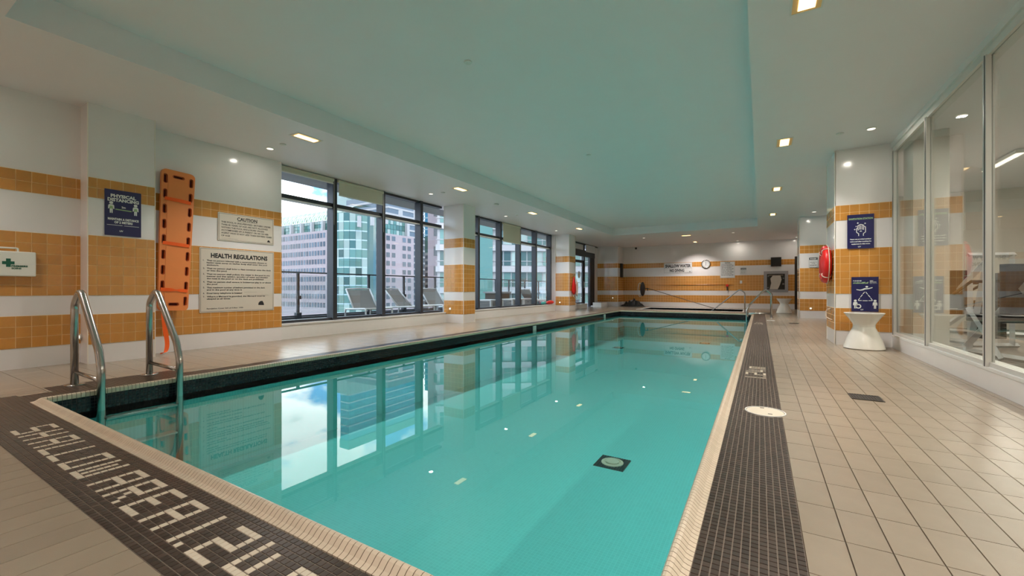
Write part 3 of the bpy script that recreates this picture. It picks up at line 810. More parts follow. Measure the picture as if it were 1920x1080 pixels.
# sanitation station poster
s = board('sanitation_poster', 'navy SANITATION STATION poster with white raised hands, upper one on the right column', 'poster', (1.14, 8.123, 1.472), (1, 0, 0), .315, .515, 'navy', .005, False)
text(s, 'SANITATION STATION', .158, .437, w=.285, h=.026, m='poster_green', bold=.04, align='c', z=Z)
hand = [(.135, .19), (.135, .225), (.11, .245), (.11, .305), (.125, .31), (.125, .345), (.14, .355), (.15, .36), (.16, .365), (.17, .36), (.185, .355), (.195, .345), (.195, .33), (.215, .325), (.215, .245), (.19, .225), (.19, .19)]
for a, b in zip(hand, hand[1:]): bar(s, a, b, .0045)
for x in (.143, .160, .178): bar(s, (x, .285), (x, .35), .004)
bar(s, (.125, .305), (.13, .275), .004); bar(s, (.195, .33), (.192, .28), .004)
MB().prism([(.16 + .014 * math.cos(a), .255 + .014 * math.sin(a)) for a in [PI * i / 8 for i in range(9)]], Z - .0008, Z).build('pictogram_drop', 'poster_white', s)
for x, y_, r in ((.125, .385, .017), (.21, .375, .014), (.105, .335, .011), (.088, .29, .014)):
    MB().prism([(x + (r if i % 2 == 0 else r * .35) * math.cos(PI * i / 4), y_ + (r if i % 2 == 0 else r * .35) * math.sin(PI * i / 4)) for i in range(8)], Z - .0008, Z).build('pictogram_star', 'poster_white', s)
for i, l in enumerate(['Please use provided sanitizer', 'before and after touching the', 'equipment in this room']): text(s, l, .158, .135 - i * .036, w=[.25, .25, .22][i], h=.016, m='poster_white', bold=.05, align='c', z=Z)
text(s, 'LIV', .145, .02, h=.018, m='poster_white', bold=.04, align='c', z=Z)
# mindful poster
s = board('mindful_poster', 'navy poster with a swimmer above a triangle, lower one on the right column', 'poster', (1.19, 8.123, .522), (1, 0, 0), .315, .52, 'navy', .005, False)
text(s, 'PLEASE BE', .018, .455, w=.10, h=.014, m='poster_white', bold=.05, z=Z); text(s, 'mindful', .018, .42, w=.175, h=.026, m='poster_green', bold=.04, z=Z, shear=.25)
text(s, 'NEW', .215, .455, w=.04, h=.012, m='poster_white', bold=.05, z=Z); text(s, 'DISTANCING', .215, .437, w=.075, h=.012, m='poster_white', bold=.05, z=Z); text(s, 'POOL CAPACITY', .215, .42, w=.085, h=.007, m='poster_white', bold=.04, z=Z)
MB().prism([(.055, .335), (.10, .328), (.125, .335), (.15, .350), (.20, .352), (.245, .365), (.248, .355), (.20, .338), (.16, .332), (.13, .318), (.10, .315), (.06, .325)][::-1], Z - .0008, Z).build('pictogram_swimmer', 'poster_white', s)
MB().prism([(.18 + .016 * math.cos(2 * PI * i / 12), .372 + .013 * math.sin(2 * PI * i / 12)) for i in range(12)], Z - .0008, Z).build('pictogram_head', 'poster_white', s)
for a, b in (((.155, .295), (.135, .265)), ((.13, .255), (.105, .215)), ((.10, .205), (.08, .17)), ((.168, .295), (.19, .26)), ((.195, .25), (.22, .215)), ((.225, .205), (.245, .17)), ((.08, .165), (.12, .165)), ((.13, .163), (.19, .163)), ((.20, .165), (.245, .165))): bar(s, a, b, .0045)
person(s, .045, .045, .135); person(s, .275, .045, .135)
MB().lathe([(.020, Z - .0008), (.034, Z - .0008), (.034, Z), (.020, Z)], 20, c=(.082, .078, 0), close=False).build('pictogram_ring', 'poster_white', s)
text(s, 'LIV', .125, .02, h=.018, m='poster_white', bold=.04, align='c', z=Z)
# pass sign
s = board('pass_board', 'small white PASS board with a black heading on the far right column', 'sign', (1.215, 15.082, 1.50), (1, 0, 0), .235, .30, 'board_w')
MB().box(.02, .215, .215, .28, .006, .0066).build('heading_band', 'ink', s); text(s, 'PASS', .1175, .23, w=.15, h=.036, m='board_w', bold=.05, align='c', z=.0072)
text(s, 'REQUIRED TO', .1175, .14, w=.16, h=.018, align='c', z=Z); text(s, 'SWIM', .1175, .10, w=.08, h=.018, align='c', z=Z); text(s, 'SHOWER FIRST', .1175, .05, w=.17, h=.020, bold=.04, align='c', z=Z)
# far wall boards
YW = YF - .007
s = board('shallow_water_board', 'white SHALLOW WATER NO DIVING board on the far wall', 'sign', (-4.075, YW, 1.64), (1, 0, 0), 1.28, .49, 'board_w')
text(s, 'SHALLOW WATER', .64, .27, w=1.16, h=.14, bold=.05, align='c', z=Z); text(s, 'NO DIVING', .60, .055, w=.66, h=.13, bold=.05, align='c', z=Z)
MB().box(.02, 1.26, .225, .231, Z - .0008, Z).build('divider_line', 'ink', s)
MB().prism([(1.15, .03), (1.18, .075), (1.21, .03)], Z - .0008, Z).build('emblem', 'ink', s)
s = board('far_rules_board', 'tall white rules board full of small text, right of the wall clock', 'sign', (-1.60, YW, 1.37), (1, 0, 0), .60, .74, 'board_w')
text(s, 'CAUTION', .30, .67, w=.22, h=.04, bold=.05, align='c', z=Z)
fine = ['Whirlpool rules for all bathers', 'No person shall enter alone', 'Maximum ten minutes at a time', 'Children under twelve not allowed', 'unless with a supervising adult', 'Shower before entering', 'No food or drink or glass', 'Persons with medical problems', 'should consult a physician', 'Do not overheat the body', 'Exit immediately if dizzy', 'Emergency stop beside door']
for i, l in enumerate(fine): text(s, l, .05, .615 - i * .047, w=.50 if i % 3 else .42, h=.026, bold=.04, z=Z)
s = board('small_notice', 'small white notice with a black heading, right of the tall rules board', 'sign', (-.78, YW, 1.53), (1, 0, 0), .24, .29, 'board_w')
MB().box(.015, .225, .20, .275, .006, .0066).build('heading_band', 'ink', s); text(s, 'NOTICE', .12, .22, w=.17, h=.034, m='board_w', bold=.05, align='c', z=.0072)
for i in range(4): text(s, 'please shower', .12, .15 - i * .035, w=.17, h=.016, align='c', z=Z)
# clock
t = thing('wall_clock', 'round wall clock with a pale steel rim on the far wall', 'clock', (-2.20, YF - .006, 2.03))
MB().lathe([(.19, 0), (.20, -.03), (.175, -.045), (.160, -.035)], 36, axis='y', close=False).build('rim', 'steel', t, smooth=True)
MB().lathe([(.001, -.028), (.166, -.028)], 32, axis='y', close=False).build('dial', 'board_w', t)
MB().box(-.006, .006, -.036, -.032, -.01, .10).build('minute_hand', 'ink', t); MB().box(-.007, .007, -.034, -.030, -.075, .01).build('hour_hand', 'ink', t)
for i in range(12):
    a = 2 * PI * i / 12; MB().box(-.005 + .135 * math.cos(a), .005 + .135 * math.cos(a), -.032, -.029, -.012 + .135 * math.sin(a), .012 + .135 * math.sin(a)).build('hour_mark', 'ink', t)
# speaker grille, switch, camera, niche
t = thing('wall_speaker', 'square dark speaker grille high on the far wall at the right', 'speaker', (.385, YF - .006, 1.84))
MB().box(0, .385, -.08, 0, 0, .40).build('housing', 'drain', t)
k = MB()
for i in range(9): k.box(.02, .365, -.085, -.08, .025 + i * .04, .045 + i * .04)
k.build('grille', 'black', t)
t = thing('wall_socket', 'small white switch plate under the rules boards', 'switch', (-.80, YF - .006, 1.11)); MB().box(0, .09, -.01, 0, 0, .13).build('plate', 'board_w', t); MB().box(.03, .06, -.016, -.01, .04, .09).build('rocker', 'trimw', t)
t = thing('towel_niche', 'grey framed opening in the far wall holding a hung white towel', 'niche', (.12, YF - .006, .72))
k = MB(); slab(k, 0, .90, 0, .92, [(.12, .78, .12, .80)], 0, .03)
fr_ = k.build('frame', 'soffit', t); fr_.rotation_euler = (PI / 2, 0, 0)
MB().box(.12, .78, -.004, 0, .12, .80).build('back', 'drain', t)
MB().tube([(.18, -.02, .74), (.72, -.02, .74)], .02, 8).build('rail', 'steel', t)
tw = MB(); pts = [(.34, .73), (.62, .73), (.66, .55), (.60, .33), (.52, .13), (.22, .13), (.28, .40), (.25, .6)]
tw.prism(pts, 0, .02); tw.v = [(a, -.008 - c - .006 * math.sin(a * 40), b) for a, b, c in tw.v]; tw.build('draped_cloth', 'towel', t)
for x, z_, r in ((.17, .70, .035), (.16, .20, .03), (.72, .35, .04), (.73, .6, .03)): MB().ball((x, -.02, z_), r).build('knob', 'wicker', t)
t = thing('security_camera', 'small dark security camera under the ceiling by the far left corner', 'camera', (-5.40, YF - .13, 2.93)); MB().tube([(0, .12, .03), (0, 0, .03)], .014, 8).build('bracket', 'trimw', t); MB().ball((0, -.01, -.02), .055).build('dome', 'black', t)
t = thing('wall_panel', 'narrow dark panel on the side wall in the far left corner', 'panel', (-6.067, 20.9, 1.45)); MB().box(0, .05, 0, .36, 0, .70).build('housing', 'black', t); MB().box(.05, .053, .03, .33, .03, .67).build('face', 'drain', t)
t = thing('fire_alarm_pull', 'small red alarm lever on a thin modelled shadow line, far wall', 'alarm', (-1.31, YF - .03, .95)); MB().box(-.05, .05, 0, .02, .02, .12).build('bracket', 'red', t); MB().box(-.02, .02, -.01, .01, -.16, .03).build('lever', 'black', t)
MB().tube([(-3.55, .012, .10), (.25, .012, .13)], .010, 6).build('cord_or_shadow_line', 'ochre', t)  # thin tube modelled in place of a shadow line along the wall

# ------------------------------------------------------------------ first aid kit
t = thing('first_aid_box', 'white first aid box with a green cross on the left wall', 'first aid box', mw=frame((XL + .006, .93, .995), (0, 1, 0)))
k = MB().box(0, .355, 0, .265, 0, .08).build('case', 'kit_white', t)
md = k.modifiers.new('bevel', 'BEVEL'); md.width = .012; md.segments = 3
MB().box(0.002, .353, .13, .134, .02, .082).build('lid_seam', 'trimw', t)
MB().tube(fillet([(.09, .262, .04), (.09, .30, .04), (.23, .30, .04), (.23, .262, .04)], .015), .009, 8).build('handle', 'kit_white', t)
MB().prism([(.115, .125), (.142, .125), (.142, .098), (.174, .098), (.174, .125), (.20, .125), (.20, .157), (.174, .157), (.174, .186), (.142, .186), (.142, .157), (.115, .157)], .080, .0825).build('green_cross', 'kit_green', t)
text(t, 'FIRST', .03, .205, h=.022, m='kit_green', bold=.05, z=.083); text(t, 'AID', .03, .175, h=.022, m='kit_green', bold=.05, z=.083)
text(t, 'PREMIERS', .178, .10, w=.115, h=.017, m='kit_green', bold=.05, z=.083); text(t, 'SOINS', .178, .076, w=.07, h=.017, m='kit_green', bold=.05, z=.083)

# ------------------------------------------------------------------ spine board
t = thing('spine_board', 'orange spine board with hand slots leaning on the wall beside the first column', 'rescue board', mw=Matrix.Translation((-6.82, 2.52, .57)) @ Matrix.Rotation(math.radians(-2.8), 4, 'X') @ Matrix.Rotation(math.radians(-2.2), 4, 'Y') @ frame((0, 0, 0), (0, 1, 0)))
BL, BWb, BWt = 1.90, .335, .385
def rrect(cx, cy, w, h, r, n=4, a0=0):
    out = []
    for qx, qy, s0 in ((1, 1, 0), (-1, 1, 1), (-1, -1, 2), (1, -1, 3)):
        for i in range(n + 1):
            a = PI / 2 * (s0 + i / n); out.append((cx + qx * (w / 2 - r) + r * math.cos(a), cy + qy * (h / 2 - r) + r * math.sin(a)))
    return out
bm = bmesh.new()
def ringv(poly, z): return [bm.verts.new((x, y, z)) for x, y in poly]
def taper(poly): return [((x) * (BWb + (BWt - BWb) * y / BL) / BWt, y) for x, y in poly]
outer = taper([(x, y) for x, y in rrect(0, BL / 2, BWt, BL, .055)])
slots = []
for sgn in (-1, 1):
    for i in range(9): slots.append(taper(rrect(sgn * .148, .13 + i * .205, .038, .115, .018)))
slots += [taper(rrect(0, BL - .085, .12, .035, .017)), taper(rrect(0, .085, .12, .035, .017))]
from mathutils.geometry import tessellate_polygon
polys = [[Vector((x, y, 0)) for x, y in outer]] + [[Vector((x, y, 0)) for x, y in s_] for s_ in slots]
tri = tessellate_polygon(polys); flat = [p for q in polys for p in q]
vt = [bm.verts.new((p.x, p.y, .045)) for p in flat]; vb = [bm.verts.new((p.x, p.y, 0)) for p in flat]
for a, b, c in tri:
    try: bm.faces.new((vt[a], vt[b], vt[c])); bm.faces.new((vb[c], vb[b], vb[a]))
    except ValueError: pass
o = 0
for q in polys:
    n = len(q)
    for i in range(n):
        try: bm.faces.new((vt[o + i], vt[o + (i + 1) % n], vb[o + (i + 1) % n], vb[o + i]))
        except ValueError: pass
    o += n
bmesh.ops.recalc_face_normals(bm, faces=bm.faces[:])
me = bpy.data.meshes.new('board'); bm.to_mesh(me); bm.free(); me.materials.append(M['orange'])
ob = link('board', me, t)
k = MB()
for s_ in slots: k.prism([(sum(p[0] for p in s_) / len(s_) + (x - sum(p[0] for p in s_) / len(s_)) * .96, sum(p[1] for p in s_) / len(s_) + (y - sum(p[1] for p in s_) / len(s_)) * .98) for x, y in s_], .002, .006)
k.build('slot_shade_plate', 'slot_shade', t)  # added plates, their dark colour imitates the shaded hollow of the slots
ins = taper([(x, y) for x, y in rrect(0, BL / 2, .24, BL - .22, .05)])
MB().prism(ins, .045, .049).build('raised_panel', 'orange', t)
for s_ in slots:
    cx = sum(p[0] for p in s_) / len(s_); cy = sum(p[1] for p in s_) / len(s_)
    rim = [Vector((cx + (x - cx) * 1.12, cy + (y - cy) * 1.06, .046)) for x, y in s_]
    MB().tube(rim, .004, 6, closed=True).build('slot_rim', 'orange_dark', t)
for yy, tw_ in ((1.50, 0), (.90, 0), (.28, 1)):
    k = MB(); n = 14; vs = []
    for i in range(n + 1):
        q = i / n; x = -.15 + .30 * q; wz = .052 + .012 * math.sin(PI * q)
        hw = .022 if not tw_ else .022 * (1 - .7 * math.exp(-((q - .55) / .12) ** 2))
        vs += [(x, yy - hw - .01 * q, wz), (x, yy + hw - .01 * q, wz + .003)]
    k.add(vs, [[2 * i, 2 * i + 2, 2 * i + 3, 2 * i + 1] for i in range(n)])
    ob = k.build('strap', 'strap', t); md = ob.modifiers.new('solid', 'SOLIDIFY'); md.thickness = .003
k = MB(); path = [(-.13, .17, .055), (-.125, .05, .065), (-.105, -.1, .065), (-.09, -.25, .06), (-.065, -.36, .06), (-.055, -.46, .065), (-.075, -.535, .085), (-.11, -.555, .11), (-.16, -.553, .13)]
vs = []
for i, p in enumerate(path):
    hw = .028; dx = Vector(path[min(i + 1, len(path) - 1)]) - Vector(path[max(i - 1, 0)]); dn = Vector((-dx.y, dx.x, 0)).normalized() * hw
    if abs(dx.x) > abs(dx.y): dn = Vector((0, .012, .02))
    vs += [Vector(p) - dn, Vector(p) + dn]
k.add(vs, [[2 * i, 2 * i + 2, 2 * i + 3, 2 * i + 1] for i in range(len(path) - 1)])
ob = k.build('hanging_strap', 'strap', t); md = ob.modifiers.new('solid', 'SOLIDIFY'); md.thickness = .003
md = ob.modifiers.new('sub', 'SUBSURF'); md.levels = 1; md.render_levels = 2

# ------------------------------------------------------------------ ladders and grab rails
def rail(y, label, xr, xf, zt, zend, group, steps=None, plate=True, side=1):
    """side=1: water lies towards +x"""
    t = thing('grab_rail', label, 'handrail', (0, y, 0), group)
    s = side
    pts = [(xr, 0, 0), (xr, 0, zt - .05), (xr + s * .16, 0, zt + .09), (xf - s * .06, 0, .36), (xf, 0, .20), (xf, 0, zend)]
    p = fillet(pts, [.10, .09, .25, .2], 8)
    MB().tube(p, .028, 14).build('rail_tube', 'steel', t, smooth=True)
    MB().tube([(xr, 0, .12), (xf, 0, .11)], .017, 10).build('cross_bar', 'steel', t, smooth=True)
    MB().lathe([(.001, .012), (.06, .010), (.07, .003), (.07, 0)], 24, c=(xr, 0, 0)).build('escutcheon', 'steel', t, smooth=True)
    return t
rail(1.235, 'polished steel grab rail at the near left pool corner, nearer of the pair', -5.30, -4.635, .77, -.80, 'pool ladder grab rails')
rail(1.772, 'polished steel grab rail beside the orange board, farther of the near pair', -5.30, -4.635, .77, -.80, 'pool ladder grab rails')
for i, z_ in enumerate((-.20, -.45, -.70)):
    t = MB().box(-4.70, -4.60, 1.262, 1.745, z_ - .012, z_).build('ladder_step', 'trimw'); relabel(t, ['top white step of the near ladder, just under the water', 'middle white underwater step of the near ladder', 'lowest white underwater step of the near ladder'][i], 'step', 'underwater ladder steps')
rail(14.62, 'steel grab rail at the far right pool edge, nearer of the pair', .28, -.36, .77, -.80, 'far ladder grab rails', side=-1)
rail(15.12, 'steel grab rail at the far right pool edge, farther of the pair', .28, -.36, .77, -.80, 'far ladder grab rails', side=-1)
for i, z_ in enumerate((-.20, -.45, -.70)):
    t = MB().box(-.41, -.30, 14.65, 15.09, z_ - .012, z_).build('ladder_step', 'trimw'); relabel(t, ['top underwater step of the far right ladder', 'middle underwater step of the far right ladder', 'lowest underwater step of the far right ladder'][i], 'step', 'far underwater ladder steps')
t = thing('spa_handrail', 'dull steel stair rail sloping down into the whirlpool', 'handrail', (-.50, 17.75, 0))
MB().tube(fillet([(0, 0, 0), (0, 0, .72), (-.16, .02, .86), (-1.15, .45, .0), (-1.35, .55, -.25)], [.12, .12, .2], 7), .022, 12).build('rail_tube', 'steel', t, smooth=True)
MB().lathe([(.001, .012), (.05, .010), (.06, 0)], 20).build('escutcheon', 'steel', t)

# ------------------------------------------------------------------ deck fittings
t = thing('skimmer_lid', 'round cream skimmer lid set in the brown mosaic strip', 'lid', (.027, 3.435, 0))
MB().lathe([(.001, .003), (.112, .003), (.116, -.003)], 40).build('cover', 'lid', t); MB().lathe([(.116, -.004), (.117, .004), (.125, .004), (.126, -.004)], 40, close=False).build('rim', 'trimw', t)
for x, y in ((-.018, .085), (.03, -.06)): MB().box(x - .013, x + .013, y - .006, y + .006, .003, .0042).build('finger_slot', 'drain', t)
for x, y, lb in ((.715, 4.28, 'dark slotted floor drain in the beige deck, nearer one'), (.72, 12.65, 'dark slotted floor drain in the beige deck, farther one near the small stool')):
    t = thing('floor_drain', lb, 'drain', (x, y, 0)); MB().box(-.10, .10, -.10, .10, 0, .002).build('recess', 'black', t)
    k = MB()
    slab(k, -.10, .10, -.10, .10, [(-.088, .088, -.088, .088)], .001, .005)
    for i in range(10): k.box(-.085 + i * .018, -.076 + i * .018, -.088, .088, .001, .0045)
    k.build('grate', 'drain', t)
for x, y, lb in ((.23, 13.42, 'white joint cover plate at the deck edge near the far ladder'),):
    t = thing('cover_plate', lb, 'plate', (x, y, 0)); MB().box(-.08, .10, -.05, .05, 0, .006).build('plate', 'board_w', t); MB().lathe([(.001, .006), (.01, .008)], 8, close=False).build('screw', 'drain', t)

# ------------------------------------------------------------------ stools
def stool(x, y, label, s=1.0):
    t = thing('drum_stool', label, 'stool', (x, y, 0), 'white waisted stools'); t.scale = (s, s, 1)
    ob = MB().lathe([(.001, 0), (.222, 0), (.240, .012), (.236, .03), (.205, .13), (.165, .23), (.130, .305), (.126, .34), (.135, .365), (.175, .43), (.222, .497), (.232, .508), (.234, .516), (.228, .520)], 48).build('body', 'stool', t); autosmooth(ob, 50)
    MB().lathe([(.001, .521), (.220, .521), (.226, .517)], 40).build('seat_disc', 'stool', t)
    MB().tube([(.129 * math.cos(a), .129 * math.sin(a), .335) for a in [2 * PI * i / 40 for i in range(40)]], .004, 6, closed=True).build('waist_seam', 'stool', t)
    return t
stool(1.285, 7.80, 'white glazed waisted stool below the navy posters on the right column')
stool(.72, 17.75, 'white waisted stool by the far wall, right of the steel grab rails', 1.0)

# ------------------------------------------------------------------ life ring on the right column
t = thing('life_ring', 'red life ring hanging edge-on on the left side of the right column', 'life ring', (.915, 8.55, 1.265))
R1, R2 = .248, .060
MB().tube([(0, R1 * math.cos(a), R1 * math.sin(a)) for a in [2 * PI * i / 48 for i in range(48)]], R2, 16, closed=True, sy=1.0).build('ring', 'red', t, smooth=True)
for a in (PI * .28, PI * .72, PI * 1.25, PI * 1.75):
    c = Vector((0, R1 * math.cos(a), R1 * math.sin(a))); d = Vector((0, math.cos(a), math.sin(a)))
    MB().tube([c + d * ((R2 + .004) * math.cos(b)) + Vector((1, 0, 0)) * ((R2 + .004) * math.sin(b)) for b in [2 * PI * i / 20 for i in range(20)]], .008, 6, closed=True).build('band', 'rope', t, smooth=True)
MB().tube([(.02, (R1 + .07) * math.cos(a), (R1 + .07 + .006 * math.sin(6 * a)) * math.sin(a)) for a in [2 * PI * i / 48 for i in range(48)]], .007, 6, closed=True).build('grab_rope', 'rope', t, smooth=True)
MB().tube([(.06, 0, .2), (.0, 0, .18), (-.02, 0, .14)], .008, 6).build('hook', 'steel', t)
ob = MB().ball((-.01, -.05, -.02), .075, .16, .22, 14).build('rope_bag', 'red', t, smooth=True)
t = thing('hose_hook', 'thin cream loop of line hooked low on the right column', 'rope loop', (.975, 8.45, .45))
MB().tube([(.0, 0, .10), (-.05, -.01, .08), (-.075, -.02, .02), (-.06, -.03, -.04), (-.02, -.05, -.07), (.0, -.12, -.075)], .008, 8).build('loop', 'rope', t, smooth=True)
MB().lathe([(.001, 0), (.02, 0), (.02, .01)], 12, c=(0, 0, .095), axis='x').build('wall_plate', 'steel', t)
# throw bag and line on the far window column
t = thing('throw_bag', 'red rescue bag with cream rope hanging on the far window column', 'rescue bag', (-6.33, 15.45, .5))
bag = MB(); prof = [(.02, .72), (.06, .62), (.10, .45), (.125, .25), (.12, .12), (.07, .04), (.01, .02)]; bag.lathe(prof, 14)
bag.v = [(x * .55, y * 1.25, z_ + .12) for x, y, z_ in bag.v]; bag.build('bag', 'red', t, smooth=True)
for j in range(5):
    a0 = .05 * j; MB().tube([(.03 + .01 * j, .14 + .025 * math.sin(2 * PI * i / 24 + a0) * (1 + .4 * j) + .03, .42 - .012 * j + (.33 - .02 * j) * math.cos(2 * PI * i / 24)) for i in range(24)], .011, 6, closed=True).build('rope_coil', 'rope', t, smooth=True)
MB().tube([(.02, -.12, .1), (.05, -.05, .0), (.06, .05, -.03), (.06, .15, .02), (.05, .22, .1)], .012, 6).build('rope_loop', 'rope', t, smooth=True)
MB().tube([(-.07, .02, .93), (0, .02, .93), (.01, .02, .86)], .012, 6).build('hook', 'steel', t)
t.location.x = -6.32
# floats on the window ledge
for nm, lb, m, x, y, sc in (('foam_float', 'crumpled red and pale foam float on the ledge before the far window column', 'red', -7.02, 14.75, (.09, .30, .075)), ('foam_roll', 'teal foam roll on the ledge beside the red float', 'teal_float', -7.04, 14.2, (.07, .17, .06))):
    t = thing(nm, lb, 'float', (x, y, .27)); ob = MB().ball((0, 0, sc[2]), *sc, n=14).build('body', m, t, smooth=True)
    MB().tube([(0, -sc[1] * .9, sc[2] * 1.0), (.02, -sc[1] * .3, sc[2] * 2.02), (.02, sc[1] * .4, sc[2] * 1.95)], .008, 6).build('cord_or_shadow_line', 'rope', t)
t = thing('step_box', 'white tiled step block by the glass door', 'step', (-6.95, 19.35, 0)); MB().box(0, .42, 0, .9, 0, .20).build('block', 'base_tile', t); MB().box(-.01, .43, -.01, .91, .20, .215).build('nosing', 'white_tile', t)
t = thing('door_step', 'low white kerb block at the foot of the glass door', 'step', (-7.10, 17.40, 0)); MB().box(0, .30, 0, .80, 0, .20).build('block', 'base_tile', t)
# dark tarp heap and leaf net
t = thing('tarp_heap', 'heap of crumpled black tarp on the floor in the far left corner', 'tarp', (-5.45, 20.95, 0))
k = MB(); n = 26; rnd = random.Random(3)
for i in range(n + 1):
    for j in range(n + 1):
        x = -.62 + 1.24 * i / n; y = -.42 + .84 * j / n; r = math.hypot(x / .6, y / .42)
        h = max(0, 1 - r ** 1.6) * .27 * (1 + .45 * math.sin(13 * x + 5 * y) * math.cos(15 * y + 3 * x) + .25 * math.sin(31 * x)) + rnd.random() * .02 * (r < 1)
        k.v.append((x, y, h if r < 1.02 else 0))
k.f = [[i * (n + 1) + j, (i + 1) * (n + 1) + j, (i + 1) * (n + 1) + j + 1, i * (n + 1) + j + 1] for i in range(n) for j in range(n)]; k.m = [0] * len(k.f)
k.f = [f for f in k.f if any(k.v[q][2] > 0 for q in f)]; k.m = [0] * len(k.f)
k.build('crumpled_sheet', 'tarp', t, smooth=True); MB().box(-.10, .14, -.05, .08, .24, .31).build('folded_edge', 'trimw', t)
t = thing('leaf_net', 'long-handled black leaf net propped over the whirlpool, net towards the left', 'pool net', (0, 0, 0))
head = Vector((-4.96, 20.9, .86)); foot = Vector((-1.75, 20.25, .02)); mid = Vector((-4.72, 20.85, .90))
MB().tube([foot, mid], .014, 10).build('pole', 'drain', t)
k = MB(); k.lathe([(.001, -.05), (.10, -.045), (.20, -.02), (.25, 0), (.20, .02), (.001, .05)], 24, axis='x')
k.v = [(x * 1.0 + .35 * y + head.x, y * .55 + head.y, z_ * 1.38 + head.z) for x, y, z_ in k.v]; k.build('net_bag', 'black', t, smooth=True)
MB().tube([(head.x - .13 + .07 * math.cos(a), head.y + .1 * math.cos(a), head.z - .03 + .33 * math.sin(a)) for a in [2 * PI * i / 32 for i in range(32)]], .016, 8, closed=True).build('hoop', 'trimw', t, smooth=True)
MB().tube([mid, head], .02, 8).build('ferrule', 'black', t); MB().box(mid.x - .01, mid.x + .03, mid.y - .02, mid.y + .02, mid.z - .12, mid.z).build('clip', 'black', t)

# ------------------------------------------------------------------ gym machines behind the glass
def gym_machine(x, y, rz, label, kind=0):
    t = thing('exercise_machine', label, 'exercise machine', (x, y, 0), 'white gym machines'); t.rotation_euler = (0, 0, rz)
    def bx(name, m, pts, r=.038): ob = MB().tube(pts, r, 4).build(name, m, t); return ob
    bx('base_frame', 'wmetal', [(-.6, 0, .05), (.7, 0, .05)]); bx('base_cross_bar', 'wmetal', [(-.6, -.32, .05), (-.6, .32, .05)]); bx('base_cross_bar', 'wmetal', [(.7, -.28, .05), (.7, .28, .05)])
    bx('upright', 'wmetal', [(.62, 0, .05), (.30, 0, 1.45)] if kind else [(-.6, -.25, .05), (-.6, -.25, 1.35)])
    bx('upright', 'wmetal', [(-.55, .25, .05), (-.55, .25, 1.35)]); bx('top_bar', 'wmetal', [(-.6, -.28, 1.35), (-.55, .28, 1.35)])
    bx('diagonal_brace', 'wmetal', [(-.56, 0, 1.32), (.65, 0, .12)], .045); bx('diagonal_brace', 'wmetal', [(-.1, .2, .05), (.35, .2, .62)], .03)
    k = MB()
    for i in range(10): k.box(-.62, -.50, -.16, .16, .15 + i * .055, .20 + i * .055)
    k.build('weight_stack', 'drain', t, kind='stuff')
    MB().box(.02, .42, -.17, .17, .46, .54).build('seat', 'pad', t); MB().box(-.10, -.02, -.16, .16, .56, 1.15).build('backrest', 'pad', t)
    MB().tube([(.25, -.42, .80), (.0, -.42, .95), (.0, .42, .95), (.25, .42, .80)], .018, 8).build('handle_bar', 'black', t)
    MB().lathe([(.05, -.02), (.05, .02)], 20, c=(-.52, 0, 1.28), axis='y').build('pulley', 'black', t)
    return t
gym_machine(2.62, 9.25, 2.0, 'white weight machine behind the middle glass pane', 0)
gym_machine(2.55, 7.2, 1.9, 'white weight machine with a long diagonal brace behind the nearest glass pane', 1)
gym_machine(3.7, 11.2, 2.6, 'white weight machine farthest back in the gym', 0)
t = thing('exercise_bike', 'white spin bike behind the middle glass pane', 'exercise bike', (3.5, 8.4, 0)); 
MB().lathe([(.05, -.03), (.24, -.03), (.24, .03), (.05, .03)], 28, c=(0, .35, .32), axis='x').build('flywheel', 'frame_light', t)
for a, b in ((((0, -.5, .04)), (0, .7, .04)), ((0, -.3, .04), (0, -.15, .75)), ((0, .35, .32), (0, .1, .95)), ((0, -.2, .5), (0, .35, .32))): MB().tube([a, b], .035, 8).build('frame_tube', 'wmetal', t)
MB().box(-.1, .1, -.32, -.05, .76, .82).build('saddle', 'pad', t); MB().tube([(-.22, .2, 1.0), (-.2, .05, .98), (.2, .05, .98), (.22, .2, 1.0)], .016, 8).build('handlebar', 'black', t)
MB().tube([(-.14, .02, .35), (.14, -.02, .25)], .015, 6).build('crank', 'steel', t)
for x, y in ((3.4, 2.0), (3.4, 6.0), (3.4, 10.0)):
    t = thing('strip_lamp', 'long strip lamp on the gym ceiling, ' + {2.0: 'nearest of three', 6.0: 'middle of three', 10.0: 'farthest of three'}[y], 'lamp', (x, y, H - .02), 'gym strip lamps')
    MB().box(-.06, .06, -.6, .6, -.05, 0).build('housing', 'trimw', t); MB().box(-.045, .045, -.58, .58, -.056, -.05).build('tube_lens', 'bulb', t)
    l = add_light('strip_light', 'AREA', (0, 0, 0), GYM_W, (1, .92, .80), .1, 1.1); l.parent = t; l.location = (0, 0, -.07)

